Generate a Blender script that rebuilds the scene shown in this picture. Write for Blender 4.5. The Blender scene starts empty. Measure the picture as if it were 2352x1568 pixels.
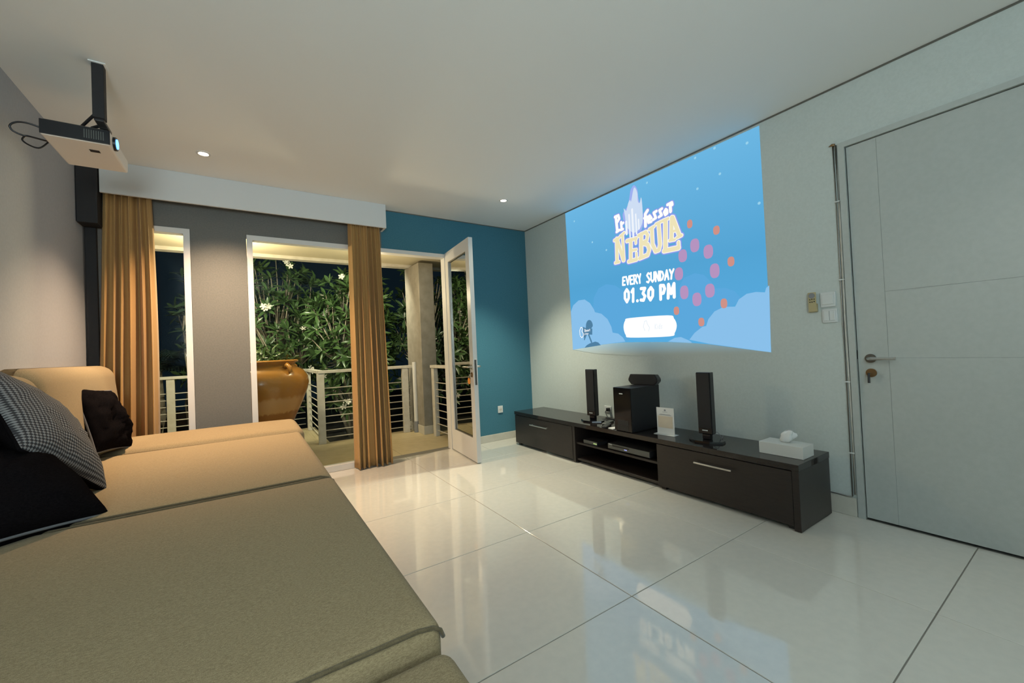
import bpy, bmesh, math, random
from mathutils import Vector, Matrix, Euler
PI = math.pi
rnd = random.Random(7)
C = bpy.context.scene.collection

# ------------------------------------------------------------------ camera
F_PX = 922.1
cam_d = bpy.data.cameras.new('camera')
cam = bpy.data.objects.new('camera', cam_d)
C.objects.link(cam)
cam_d.sensor_width = 36.0
cam_d.lens = F_PX / 2352 * 36.0
cam_d.clip_start = 0.02
R3 = Vector((0.83428958, -0.54952127, -0.04457885))
U3 = Vector((0.02791839, -0.03864479, 0.99886293))
F3 = Vector((0.55061917, 0.8345855, 0.0168992))
m = Matrix((R3, U3, -F3)).transposed().to_4x4()
m.translation = Vector((0, 0, 1.1574))
cam.matrix_world = m
bpy.context.scene.camera = cam

# ------------------------------------------------------------------ world, exposure
w = bpy.data.worlds.new('night')
bpy.context.scene.world = w
w.use_nodes = True
w.node_tree.nodes['Background'].inputs[0].default_value = (0.0035, 0.0075, 0.011, 1)
w.node_tree.nodes['Background'].inputs[1].default_value = 1.0
vs = bpy.context.scene.view_settings
vs.view_transform = 'Standard'
vs.look = 'None'
vs.gamma = 1
vs.use_curve_mapping = False
vs.exposure = 0.0

# ------------------------------------------------------------------ room numbers
XL, XR, YB, YF, H = -1.03, 3.179, -2.2, 4.388, 2.735

# ------------------------------------------------------------------ lamps of the room, with added fill lights
def spot(name, loc, power, col, size=110, blend=0.6, rad=0.035, target=None):
    l = bpy.data.lights.new(name, 'SPOT')
    l.energy = power; l.color = col; l.spot_size = math.radians(size); l.spot_blend = blend
    l.shadow_soft_size = rad
    o = bpy.data.objects.new(name, l); C.objects.link(o); o.location = loc
    if target:
        o.rotation_euler = (Vector(target) - Vector(loc)).to_track_quat('-Z', 'Y').to_euler()
    return o
WARM = (1.0, 0.60, 0.27)
spot('ceiling_beam', (-0.236, 3.765, H - 0.03), 370, (1.0, 0.70, 0.45), 106, 1.0, 0.035, (0.02, 3.80, 0))
spot('ceiling_beam', (2.32, 3.56, H - 0.03), 230, (1.0, 0.93, 0.70), 84, 0.8)
spot('ceiling_beam', (2.35, -0.15, H - 0.03), 26, (1.0, 0.97, 0.88), 110, 1.0)  # weak spot without a fixture, added to brighten the floor at right
# cool fill light added behind the camera for room-wide ambient
al = bpy.data.lights.new('ambient_fill', 'AREA'); al.shape = 'RECTANGLE'; al.size = 0.92; al.size_y = 1.5
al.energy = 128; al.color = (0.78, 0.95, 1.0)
ao = bpy.data.objects.new('ambient_fill', al); C.objects.link(ao); ao.location = (-0.45, -1.9, 1.75)
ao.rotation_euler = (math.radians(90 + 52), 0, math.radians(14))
# terrace soffit lamps
pl = bpy.data.lights.new('terrace_lamp', 'POINT'); pl.energy = 68; pl.color = (1.0, 0.80, 0.50); pl.shadow_soft_size = 0.07
po = bpy.data.objects.new('terrace_lamp', pl); C.objects.link(po); po.location = (-0.20, 5.2, 2.15)
pl = bpy.data.lights.new('terrace_lamp', 'POINT'); pl.energy = 22; pl.color = (1.0, 0.82, 0.52); pl.shadow_soft_size = 0.05
po = bpy.data.objects.new('terrace_lamp', pl); C.objects.link(po); po.location = (1.33, 5.0, 1.9)
spot('garden_beam', (-0.3, 6.15, 2.42), 150, (1.0, 0.92, 0.66), 150, 0.7, 0.05, (0.6, 8.6, 1.2))
spot('garden_beam', (1.45, 5.72, 2.33), 60, (1.0, 0.95, 0.7), 140, 0.7, 0.05, (1.9, 7.6, 0.9))

# ------------------------------------------------------------------ materials
def new_mat(name):
    mt = bpy.data.materials.new(name); mt.use_nodes = True
    return mt, mt.node_tree.nodes, mt.node_tree.links, mt.node_tree.nodes['Principled BSDF']
def mat(name, col, rough=0.5, metal=0.0, col2=None, nscale=20, bump=0.0, bscale=200, coat=0.0, spec=0.5, detail=4, stretch=None, sheen=0.0):
    mt, n, l, p = new_mat(name)
    p.inputs['Base Color'].default_value = (*col, 1)
    p.inputs['Roughness'].default_value = rough
    p.inputs['Metallic'].default_value = metal
    p.inputs['Coat Weight'].default_value = coat
    p.inputs['Coat Roughness'].default_value = 0.03
    p.inputs['Specular IOR Level'].default_value = spec
    p.inputs['Sheen Weight'].default_value = sheen
    tc = n.new('ShaderNodeTexCoord')
    src = tc.outputs['Object']
    if stretch:
        mp = n.new('ShaderNodeMapping'); mp.inputs['Scale'].default_value = stretch
        l.new(src, mp.inputs['Vector']); src = mp.outputs['Vector']
    if col2:
        t = n.new('ShaderNodeTexNoise'); t.inputs['Scale'].default_value = nscale; t.inputs['Detail'].default_value = detail
        l.new(src, t.inputs['Vector'])
        r = n.new('ShaderNodeValToRGB')
        r.color_ramp.elements[0].position = 0.35; r.color_ramp.elements[1].position = 0.65
        r.color_ramp.elements[0].color = (*col, 1); r.color_ramp.elements[1].color = (*col2, 1)
        l.new(t.outputs['Fac'], r.inputs['Fac']); l.new(r.outputs['Color'], p.inputs['Base Color'])
    if bump:
        t = n.new('ShaderNodeTexNoise'); t.inputs['Scale'].default_value = bscale; t.inputs['Detail'].default_value = 3
        l.new(src, t.inputs['Vector'])
        b = n.new('ShaderNodeBump'); b.inputs['Strength'].default_value = bump; b.inputs['Distance'].default_value = 0.002
        l.new(t.outputs['Fac'], b.inputs['Height']); l.new(b.outputs['Normal'], p.inputs['Normal'])
    return mt
def emit(name, col, s=1.0):
    mt, n, l, p = new_mat(name)
    p.inputs['Base Color'].default_value = (0, 0, 0, 1)
    p.inputs['Specular IOR Level'].default_value = 0.0
    p.inputs['Roughness'].default_value = 1.0
    p.inputs['Emission Color'].default_value = (*col, 1)
    p.inputs['Emission Strength'].default_value = s
    return mt
def srgb(r, g, b):
    f = lambda c: (c / 255 / 12.92) if c / 255 <= 0.04045 else ((c / 255 + 0.055) / 1.055) ** 2.4
    return (f(r), f(g), f(b))

M = {}
M['ceiling'] = mat('ceiling_paint', (0.80, 0.81, 0.79), 0.9, bump=0.08, bscale=60, spec=0.2)
M['wall_teal'] = mat('teal_wallpaper', (0.050, 0.165, 0.225), 0.85, col2=(0.060, 0.185, 0.25), nscale=90, bump=0.5, bscale=260, spec=0.2)
M['wall_grey'] = mat('grey_plaster', (0.39, 0.40, 0.42), 0.9, col2=(0.41, 0.42, 0.44), nscale=60, bump=0.3, bscale=220, spec=0.2)
M['wall_pier'] = mat('grey_wallpaper', (0.155, 0.16, 0.15), 0.9, col2=(0.18, 0.18, 0.168), nscale=90, bump=0.5, bscale=260, spec=0.2)
M['wall_white'] = mat('pale_plaster', (0.52, 0.57, 0.545), 0.85, col2=(0.55, 0.60, 0.575), nscale=70, bump=0.35, bscale=260, spec=0.25)
M['tile'] = mat('cream_terrazzo', (0.605, 0.595, 0.54), 0.07, col2=(0.635, 0.62, 0.56), nscale=26, bump=0.0, spec=0.6, detail=9, coat=0.7)
M['tile_out'] = mat('terrace_tile', (0.50, 0.42, 0.25), 0.45, col2=(0.56, 0.47, 0.29), nscale=10)
M['grout'] = mat('grout', (0.20, 0.19, 0.165), 0.9)
M['skirting'] = mat('skirting_stone', (0.52, 0.50, 0.43), 0.4, col2=(0.56, 0.54, 0.47), nscale=12)
M['white_paint'] = mat('white_gloss_paint', (0.66, 0.66, 0.64), 0.35, bump=0.05, bscale=40)
M['pelmet'] = mat('pelmet_paint', (0.66, 0.68, 0.68), 0.7, bump=0.05, bscale=90)
M['door_white'] = mat('door_paint', (0.43, 0.46, 0.435), 0.6, col2=(0.45, 0.48, 0.455), nscale=40, bump=0.2, bscale=300)
M['black'] = mat('black_plastic', (0.010, 0.010, 0.012), 0.35)
M['black_matte'] = mat('black_matte', (0.012, 0.011, 0.012), 0.7, bump=0.3, bscale=500)
M['black_gloss'] = mat('black_gloss', (0.006, 0.006, 0.008), 0.08)
M['wood'] = mat('dark_wenge', (0.014, 0.011, 0.010), 0.34, col2=(0.026, 0.019, 0.016), nscale=14, stretch=(6, 1, 30), detail=8, bump=0.15, bscale=60)
M['wood_top'] = mat('dark_wenge_polished', (0.012, 0.010, 0.010), 0.07, col2=(0.020, 0.015, 0.013), nscale=14, stretch=(30, 1, 6), detail=8)
M['steel'] = mat('brushed_steel', (0.62, 0.61, 0.58), 0.28, 1.0)
M['steel_dark'] = mat('aged_steel', (0.25, 0.24, 0.22), 0.35, 1.0)
M['brass'] = mat('aged_brass', (0.32, 0.20, 0.10), 0.4, 1.0)
M['orange'] = mat('orange_plastic', (0.85, 0.30, 0.04), 0.5)
M['white_plastic'] = mat('white_plastic', (0.62, 0.65, 0.64), 0.3)
M['beige_plastic'] = mat('beige_plastic', (0.42, 0.36, 0.20), 0.5)
M['projector'] = mat('projector_shell', (0.78, 0.72, 0.66), 0.45)
M['paper'] = mat('paper', (0.70, 0.70, 0.68), 0.7)
M['print'] = mat('grey_print', (0.22, 0.23, 0.25), 0.7)
M['beige_print'] = mat('beige_print', (0.62, 0.54, 0.42), 0.7)
M['tissue'] = mat('tissue_paper', (0.72, 0.74, 0.73), 0.9)
M['boxw'] = mat('tissue_box_lacquer', (0.62, 0.63, 0.60), 0.4)
M['flower'] = mat('white_petals', (0.85, 0.82, 0.70), 0.6)
M['bark'] = mat('pale_bark', (0.36, 0.32, 0.24), 0.8, col2=(0.24, 0.21, 0.15), nscale=25)
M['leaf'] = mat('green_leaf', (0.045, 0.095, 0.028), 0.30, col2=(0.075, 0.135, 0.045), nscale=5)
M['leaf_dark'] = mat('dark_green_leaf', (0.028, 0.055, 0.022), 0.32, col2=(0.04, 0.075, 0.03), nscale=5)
M['leaf_blue'] = mat('bluish_palm_leaf', (0.030, 0.060, 0.052), 0.5)
M['soil'] = mat('dark_ground', (0.02, 0.02, 0.014), 0.95, col2=(0.035, 0.035, 0.022), nscale=8)
M['cream'] = mat('cream_soffit', (0.60, 0.55, 0.40), 0.8)
M['column'] = mat('rough_column_plaster', (0.30, 0.28, 0.235), 0.9, col2=(0.24, 0.225, 0.185), nscale=9, bump=0.4, bscale=80)
M['rail'] = mat('railing_paint', (0.60, 0.58, 0.52), 0.6, col2=(0.52, 0.49, 0.42), nscale=14)

def fabric(name, c1, c2, scale=900, bump=0.5, sheen=0.15, rough=0.95):
    mt, n, l, p = new_mat(name)
    tc = n.new('ShaderNodeTexCoord')
    t = n.new('ShaderNodeTexNoise'); t.inputs['Scale'].default_value = scale; t.inputs['Detail'].default_value = 1
    mp = n.new('ShaderNodeMapping'); mp.inputs['Scale'].default_value = (1.0, 0.35, 1.0)
    l.new(tc.outputs['Object'], mp.inputs['Vector']); l.new(mp.outputs['Vector'], t.inputs['Vector'])
    t2 = n.new('ShaderNodeTexNoise'); t2.inputs['Scale'].default_value = scale * 0.35; t2.inputs['Detail'].default_value = 3
    mp2 = n.new('ShaderNodeMapping'); mp2.inputs['Scale'].default_value = (0.35, 1.0, 1.0)
    l.new(tc.outputs['Object'], mp2.inputs['Vector']); l.new(mp2.outputs['Vector'], t2.inputs['Vector'])
    a = n.new('ShaderNodeMath'); a.operation = 'ADD'; l.new(t.outputs['Fac'], a.inputs[0]); l.new(t2.outputs['Fac'], a.inputs[1])
    d = n.new('ShaderNodeMath'); d.operation = 'MULTIPLY'; d.inputs[1].default_value = 0.5; l.new(a.outputs[0], d.inputs[0])
    r = n.new('ShaderNodeValToRGB'); r.color_ramp.elements[0].position = 0.38; r.color_ramp.elements[1].position = 0.62
    r.color_ramp.elements[0].color = (*c1, 1); r.color_ramp.elements[1].color = (*c2, 1)
    l.new(d.outputs[0], r.inputs['Fac']); l.new(r.outputs['Color'], p.inputs['Base Color'])
    p.inputs['Roughness'].default_value = rough; p.inputs['Sheen Weight'].default_value = sheen
    p.inputs['Specular IOR Level'].default_value = 0.2 if c2[0] > 0.05 else 0.0
    b = n.new('ShaderNodeBump'); b.inputs['Strength'].default_value = bump; b.inputs['Distance'].default_value = 0.001
    l.new(d.outputs[0], b.inputs['Height']); l.new(b.outputs['Normal'], p.inputs['Normal'])
    return mt
M['sofa'] = fabric('sofa_weave', (0.225, 0.168, 0.088), (0.375, 0.288, 0.165), 1300, 0.6, 0.05)
M['sofa_dark'] = fabric('sofa_piping', (0.10, 0.078, 0.042), (0.15, 0.115, 0.065), 600)
M['curtain'] = fabric('curtain_cloth', (0.40, 0.235, 0.085), (0.48, 0.29, 0.11), 1200, 0.25, 0.1)
M['cush_black'] = fabric('black_cushion_cloth', (0.004, 0.0036, 0.004), (0.010, 0.0085, 0.009), 900, 0.8, 0.0)
M['cush_grey'] = mat('grey_piping', (0.14, 0.14, 0.145), 0.9)

def knit():
    mt, n, l, p = new_mat('knitted_grey_cloth')
    tc = n.new('ShaderNodeTexCoord')
    sx = n.new('ShaderNodeSeparateXYZ'); l.new(tc.outputs['UV'], sx.inputs[0])
    def wave(sock, k, ph):
        a = n.new('ShaderNodeMath'); a.operation = 'MULTIPLY_ADD'; a.inputs[1].default_value = k; a.inputs[2].default_value = ph
        l.new(sock, a.inputs[0])
        s = n.new('ShaderNodeMath'); s.operation = 'SINE'; l.new(a.outputs[0], s.inputs[0]); return s.outputs[0]
    add = n.new('ShaderNodeMath'); add.operation = 'ADD'; l.new(sx.outputs[0], add.inputs[0]); l.new(sx.outputs[1], add.inputs[1])
    sub = n.new('ShaderNodeMath'); sub.operation = 'SUBTRACT'; l.new(sx.outputs[0], sub.inputs[0]); l.new(sx.outputs[1], sub.inputs[1])
    w1 = wave(add.outputs[0], 125, 0); w2 = wave(sub.outputs[0], 125, 0)
    mx = n.new('ShaderNodeMath'); mx.operation = 'MULTIPLY'; l.new(w1, mx.inputs[0]); l.new(w2, mx.inputs[1])
    r = n.new('ShaderNodeValToRGB'); r.color_ramp.elements[0].position = 0.46; r.color_ramp.elements[1].position = 0.62
    r.color_ramp.elements[0].color = (0.028, 0.028, 0.032, 1); r.color_ramp.elements[1].color = (0.235, 0.235, 0.235, 1)
    h = n.new('ShaderNodeMath'); h.operation = 'MULTIPLY_ADD'; h.inputs[1].default_value = 0.5; h.inputs[2].default_value = 0.5
    l.new(mx.outputs[0], h.inputs[0]); l.new(h.outputs[0], r.inputs['Fac']); l.new(r.outputs['Color'], p.inputs['Base Color'])
    b = n.new('ShaderNodeBump'); b.inputs['Strength'].default_value = 0.8; b.inputs['Distance'].default_value = 0.003
    l.new(h.outputs[0], b.inputs['Height']); l.new(b.outputs['Normal'], p.inputs['Normal'])
    p.inputs['Roughness'].default_value = 0.95
    return mt
M['knit'] = knit()

def jar_mat():
    mt, n, l, p = new_mat('glazed_brown_ceramic')
    tc = n.new('ShaderNodeTexCoord'); sx = n.new('ShaderNodeSeparateXYZ'); l.new(tc.outputs['Object'], sx.inputs[0])
    t = n.new('ShaderNodeTexNoise'); t.inputs['Scale'].default_value = 30; t.inputs['Detail'].default_value = 4
    mp = n.new('ShaderNodeMapping'); mp.inputs['Scale'].default_value = (1, 1, 0.12)
    l.new(tc.outputs['Object'], mp.inputs['Vector']); l.new(mp.outputs['Vector'], t.inputs['Vector'])
    a = n.new('ShaderNodeMath'); a.operation = 'MULTIPLY_ADD'; a.inputs[1].default_value = 0.08
    l.new(t.outputs['Fac'], a.inputs[0]); l.new(sx.outputs[2], a.inputs[2])
    r = n.new('ShaderNodeValToRGB'); e = r.color_ramp.elements
    e[0].position = 0.0; e[0].color = (0.38, 0.145, 0.03, 1)
    e[1].position = 1.0; e[1].color = (0.42, 0.19, 0.035, 1)
    for pos, c in ((0.60, (0.34, 0.12, 0.025)), (0.625, (0.56, 0.27, 0.09)), (0.75, (0.56, 0.28, 0.10)), (0.79, (0.40, 0.16, 0.03))):
        x = e.new(pos); x.color = (*c, 1)
    l.new(a.outputs[0], r.inputs['Fac']); l.new(r.outputs['Color'], p.inputs['Base Color'])
    p.inputs['Roughness'].default_value = 0.22
    return mt
M['jar'] = jar_mat()

def glass():
    mt, n, l, p = new_mat('clear_glass')
    g = n.new('ShaderNodeBsdfGlossy'); g.inputs['Roughness'].default_value = 0.02
    t = n.new('ShaderNodeBsdfTransparent'); t.inputs[0].default_value = (0.93, 0.96, 0.95, 1)
    f = n.new('ShaderNodeFresnel'); f.inputs[0].default_value = 1.18
    mx = n.new('ShaderNodeMixShader')
    l.new(f.outputs[0], mx.inputs[0]); l.new(t.outputs[0], mx.inputs[1]); l.new(g.outputs[0], mx.inputs[2])
    l.new(mx.outputs[0], n['Material Output'].inputs[0])
    return mt
M['glass'] = glass()
def tinted():
    mt, n, l, p = new_mat('tinted_reflective_glass')
    g = n.new('ShaderNodeBsdfGlossy'); g.inputs['Roughness'].default_value = 0.02; g.inputs[0].default_value = (0.9, 0.92, 0.9, 1)
    t = n.new('ShaderNodeBsdfTransparent'); t.inputs[0].default_value = (0.10, 0.11, 0.10, 1)
    mx = n.new('ShaderNodeMixShader'); mx.inputs[0].default_value = 0.6
    l.new(t.outputs[0], mx.inputs[1]); l.new(g.outputs[0], mx.inputs[2]); l.new(mx.outputs[0], n['Material Output'].inputs[0])
    return mt
M['tinted'] = tinted()
M['faceplate'] = mat('grey_faceplate', (0.10, 0.105, 0.095), 0.4)
M['lamp'] = emit('lamp_glow', (1.0, 0.88, 0.70), 14)

# ------------------------------------------------------------------ helpers
def bx(bm, x0, x1, y0, y1, z0, z1):
    v = [bm.verts.new(p) for p in ((x0,y0,z0),(x1,y0,z0),(x1,y1,z0),(x0,y1,z0),(x0,y0,z1),(x1,y0,z1),(x1,y1,z1),(x0,y1,z1))]
    for f in ((3,2,1,0),(4,5,6,7),(0,1,5,4),(1,2,6,5),(2,3,7,6),(3,0,4,7)):
        bm.faces.new([v[i] for i in f])
    return v
def bbox(x0, x1, y0, y1, z0, z1, r=0.0, seg=2):
    bm = bmesh.new(); bx(bm, x0, x1, y0, y1, z0, z1)
    if r > 0: bmesh.ops.bevel(bm, geom=list(bm.edges), offset=r, segments=seg, affect='EDGES', profile=0.5)
    return bm
def tube(bm, pts, r, n=10, cap=True):
    pts = [Vector(p) for p in pts]; rings = []
    rr = r if isinstance(r, (list, tuple)) else [r] * len(pts)
    up = Vector((0, 0, 1))
    for i, p in enumerate(pts):
        d = (pts[min(i + 1, len(pts) - 1)] - pts[max(i - 1, 0)]).normalized()
        a = d.cross(up)
        if a.length < 1e-3: a = d.cross(Vector((1, 0, 0)))
        a.normalize(); b = d.cross(a).normalized()
        rings.append([bm.verts.new(p + (a * math.cos(2*PI*k/n) + b * math.sin(2*PI*k/n)) * rr[i]) for k in range(n)])
    for i in range(len(rings) - 1):
        for k in range(n):
            bm.faces.new((rings[i][k], rings[i][(k+1) % n], rings[i+1][(k+1) % n], rings[i+1][k]))
    if cap:
        bm.faces.new(rings[0][::-1]); bm.faces.new(rings[-1])
def lathe(bm, prof, c=(0, 0, 0), n=40, closed_top=True, closed_bottom=True):
    rings = []
    for r, z in prof:
        rings.append([bm.verts.new((c[0] + r*math.cos(2*PI*k/n), c[1] + r*math.sin(2*PI*k/n), c[2] + z)) for k in range(n)])
    for i in range(len(rings) - 1):
        for k in range(n):
            bm.faces.new((rings[i][k], rings[i][(k+1) % n], rings[i+1][(k+1) % n], rings[i+1][k]))
    if closed_bottom: bm.faces.new(rings[0][::-1])
    if closed_top: bm.faces.new(rings[-1])
def obj(name, bm, mt, parent=None, smooth=False):
    me = bpy.data.meshes.new(name)
    bmesh.ops.recalc_face_normals(bm, faces=bm.faces)
    bm.to_mesh(me); bm.free()
    if mt: me.materials.append(mt)
    if smooth:
        for p in me.polygons: p.use_smooth = True
    o = bpy.data.objects.new(name, me); C.objects.link(o)
    if parent: o.parent = parent
    return o
def autosmooth(o, ang=35):
    me = o.data
    for p in me.polygons: p.use_smooth = True
    me.set_sharp_from_angle(angle=math.radians(ang))
    return o
def thing(name, label, cat, loc=(0, 0, 0), rotz=0, group=None):
    o = bpy.data.objects.new(name, None); C.objects.link(o)
    o.location = loc; o.rotation_euler = (0, 0, rotz); o.empty_display_size = 0.1
    tag(o, label, cat, group); return o
def tag(o, label, cat, group=None):
    o['label'] = label; o['category'] = cat
    if group: o['group'] = group
    return o
def struct(name, bm, mt, parent=None, label=None, smooth=False):
    o = obj(name, bm, mt, parent, smooth)
    if not parent: o['kind'] = 'structure'
    if label: o['label'] = label
    return o
def sroot(name, label=None):
    o = bpy.data.objects.new(name, None); C.objects.link(o); o['kind'] = 'structure'; o.empty_display_size = 0.1
    if label: o['label'] = label
    return o

# ================================================================== ROOM SHELL
# floor: slab of grout with separate tiles
TX, TY, X0T, Y0T = 0.8773, 0.8206, 2.3149, 0.4576
bm = bmesh.new(); bx(bm, XL - 0.2, XR + 0.2, YB - 0.2, YF + 0.10, -0.10, -0.003)
floor = struct('floor', bm, M['grout'], label='polished cream stone tile floor with thin dark joints')
tile_mesh = {}
def add_tile(x0, x1, y0, y1, mt, parent, top=0.0):
    key = (round(x1 - x0, 3), round(y1 - y0, 3), mt.name)
    if key not in tile_mesh:
        o = obj('tile', bbox(0, x1 - x0, 0, y1 - y0, -0.008, 0, 0.0015, 1), mt, parent)
        tile_mesh[key] = o.data
    else:
        o = bpy.data.objects.new('tile', tile_mesh[key]); C.objects.link(o); o.parent = parent
    o.location = (x0, y0, top)
G = 0.0022
for i in range(-4, 2):
    for j in range(-4, 6):
        xa, xb = max(XL, X0T + i*TX), min(XR, X0T + (i+1)*TX)
        ya, yb = max(YB, Y0T + j*TY), min(YF + 0.04, Y0T + (j+1)*TY)
        if xb - xa > 0.02 and yb - ya > 0.02:
            add_tile(xa + G, xb - G, ya + G, yb - G, M['tile'], floor)
# ceiling and walls
bm = bmesh.new(); bx(bm, XL - 0.2, XR + 0.2, YB - 0.2, YF + 0.22, H, H + 0.12)
struct('ceiling', bm, M['ceiling'], label='smooth white ceiling')
bm = bmesh.new(); bx(bm, XL - 0.2, XL, YB - 0.2, YF + 0.22, 0, H)
struct('wall_left', bm, M['wall_grey'], label='grey side wall behind the sofa')
bm = bmesh.new(); bx(bm, XL, XR, YB - 0.2, YB, 0, H)
struct('wall_front', bm, M['wall_white'])
# right wall with door opening y 0.02..0.908
DY0, DY1, DZ = 0.0, 0.914, 2.33
bm = bmesh.new()
bx(bm, XR, XR + 0.2, DY1 + 0.035, YF + 0.22, 0, H)
bx(bm, XR, XR + 0.2, YB - 0.2, DY0 - 0.035, 0, H)
bx(bm, XR, XR + 0.2, DY0 - 0.035, DY1 + 0.035, DZ + 0.035, H)
struct('wall_right', bm, M['wall_white'], label='pale wall carrying the projected picture')
# far wall (window wall) with openings
W1A, W1B = -0.90, -0.385      # narrow window
W2A, W2B = 0.02, 2.075         # big window and terrace door
HZ = 2.31
bm = bmesh.new()
T = 0.16
bx(bm, XL, W1A, YF, YF + T, 0, H)
bx(bm, W1B, W2A, YF, YF + T, 0, H)
bx(bm, W1A, W1B, YF, YF + T, HZ, H)
bx(bm, W2A, 1.25, YF, YF + T, HZ, H)
wbk = struct('wall_back', bm, M['wall_pier'], label='far wall with the windows, grey on the left and teal on the right')
bm = bmesh.new()
bx(bm, W2B, XR, YF, YF + T, 0, H)
bx(bm, 1.25, W2B, YF, YF + T, HZ, H)
tw = obj('accent_section', bm, M['wall_teal'], wbk)
tw['label'] = 'teal section around the terrace door'
# shadow gap trims at the ceiling
bm = bmesh.new(); bx(bm, XR - 0.004, XR - 0.0005, YB, YF - 0.001, H - 0.012, H - 0.0005)
struct('trim_1', bm, M['steel_dark'], label='thin dark shadow gap where the pale wall meets the ceiling')
bm = bmesh.new(); bx(bm, 1.27, XR - 0.005, YF - 0.004, YF - 0.0005, H - 0.010, H - 0.0005)
struct('trim_2', bm, M['steel_dark'])
# baseboards
struct('baseboard_back', bbox(W2B + 0.005, XR - 0.013, YF - 0.012, YF - 0.0003, 0.0005, 0.088, 0.002, 1), M['skirting'], label='cream stone baseboard on the teal wall')
struct('baseboard_right', bbox(XR - 0.012, XR - 0.0003, 0.955, YF - 0.0005, 0.0005, 0.115, 0.002, 1), M['skirting'], label='cream stone baseboard on the pale wall')

# ------------------------------------------------------------------ windows in the far wall
FR = 0.045
def frame_bm(x0, x1, z0, z1, y0, y1, fw=FR, bottom=0.06):
    bm = bmesh.new()
    bx(bm, x0, x0 + fw, y0, y1, z0, z1); bx(bm, x1 - fw, x1, y0, y1, z0, z1)
    bx(bm, x0 + fw, x1 - fw, y0, y1, z1 - fw, z1); bx(bm, x0 + fw, x1 - fw, y0, y1, z0, z0 + bottom)
    return bm
w1 = sroot('window_1', 'narrow full height window beside the left curtain')
obj('window_frame', frame_bm(W1A + 0.002, W1B - 0.002, 0.002, HZ - 0.002, YF - 0.006, YF + 0.07), M['white_paint'], w1)
obj('pane', bbox(W1A + FR, W1B - FR, YF + 0.03, YF + 0.036, 0.06, HZ - FR), M['glass'], w1)
w2 = sroot('window_2', 'large full height picture window between the curtains')
MUL = 1.205
obj('window_frame', frame_bm(W2A + 0.002, MUL, 0.002, HZ - 0.002, YF - 0.006, YF + 0.07), M['white_paint'], w2)
obj('pane', bbox(W2A + FR, MUL - FR, YF + 0.03, YF + 0.036, 0.06, HZ - FR), M['glass'], w2)
# terrace door: frame (structure) and open leaf
d2 = sroot('door_2', 'glazed white terrace door standing open into the room')
bm = bmesh.new()
bx(bm, MUL + 0.001, W2B - 0.002, YF - 0.006, YF + 0.10, HZ - 0.045, HZ - 0.002)
bx(bm, W2B - 0.095, W2B - 0.002, YF - 0.006, YF + 0.10, 0.0, HZ - 0.046)
obj('door_frame', bm, M['white_paint'], d2)
leaf = bpy.data.objects.new('door_leaf', None); C.objects.link(leaf); leaf.parent = d2
# leaf local: X along width 0..0.745, Y thickness, Z up ; hinge at origin
LW, LT, LZ0, LZ1 = 0.745, 0.045, 0.012, 2.315
leaf.location = (1.985, YF - 0.012, 0)
dirv = Vector((1.915 - 1.985, 3.64 - (YF - 0.012), 0))
leaf.rotation_euler = (0, 0, math.atan2(dirv.y, dirv.x))
st, tr, br = 0.095, 0.12, 0.235
bm = bmesh.new()
bx(bm, 0, st, 0, LT, LZ0, LZ1); bx(bm, LW - st, LW, 0, LT, LZ0, LZ1)
bx(bm, st, LW - st, 0, LT, LZ1 - tr, LZ1); bx(bm, st, LW - st, 0, LT, LZ0, LZ0 + br)
obj('leaf_frame', bm, M['white_paint'], leaf)
bm = bmesh.new()
for (a, b, c, d) in ((st, st+0.012, LZ0+br, LZ1-tr), (LW-st-0.012, LW-st, LZ0+br, LZ1-tr), (st, LW-st, LZ1-tr-0.012, LZ1-tr), (st, LW-st, LZ0+br, LZ0+br+0.012)):
    bx(bm, a, b, 0.010, LT-0.010, c, d)
obj('glazing_bead', bm, M['steel_dark'], leaf)
obj('pane', bbox(st+0.012, LW-st-0.012, LT/2-0.003, LT/2+0.003, LZ0+br+0.012, LZ1-tr-0.012), M['tinted'], leaf)
obj('lock_plate', bbox(LW+0.0002, LW+0.002, 0.012, 0.034, 0.80, 1.06, 0.0008, 1), M['steel_dark'], leaf)
def lever_bm(side, lx, y, z, L=0.115):
    s = side; bm = bmesh.new()
    tube(bm, [(lx, y, z), (lx, y + s*0.008, z)], 0.026, 20)
    tube(bm, [(lx, y + s*0.008, z), (lx, y + s*0.045, z), (lx-0.008, y+s*0.052, z), (lx - L, y + s*0.052, z)], 0.0095, 12)
    return bm
for s, y in ((1, LT), (-1, 0)):
    autosmooth(obj('lever_handle', lever_bm(s, LW - 0.045, y, 0.985), M['steel'], leaf))
    bm = bmesh.new(); tube(bm, [(LW-0.045, y, 0.905), (LW-0.045, y + s*0.008, 0.905)], 0.025, 20)
    autosmooth(obj('key_rosette', bm, M['brass'], leaf))
key = thing('key', 'small key with an orange tag hanging in the lock of the open terrace door', 'key')
kp = Matrix.Translation(leaf.location) @ leaf.rotation_euler.to_matrix().to_4x4()
def lp(x, y, z): return tuple(kp @ Vector((x, y, z)))
bm = bmesh.new(); tube(bm, [lp(LW-0.045, -0.009, 0.903), lp(LW-0.045, -0.035, 0.903)], 0.004, 8)
obj('key_shank', bm, M['steel'], key)
bm = bmesh.new(); tube(bm, [lp(LW-0.046, -0.032, 0.903), lp(LW-0.052, -0.034, 0.885), lp(LW-0.055, -0.032, 0.872)], 0.002, 6)
obj('key_ring', bm, M['steel'], key)
bm = bmesh.new(); tube(bm, [lp(LW-0.056, -0.036, 0.842), lp(LW-0.056, -0.028, 0.842)], 0.026, 20)
for v in bm.verts: v.co.z = 0.842 + (v.co.z - 0.842) * 1.25
obj('key_tag', bm, M['orange'], key)
bm = bmesh.new()
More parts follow.
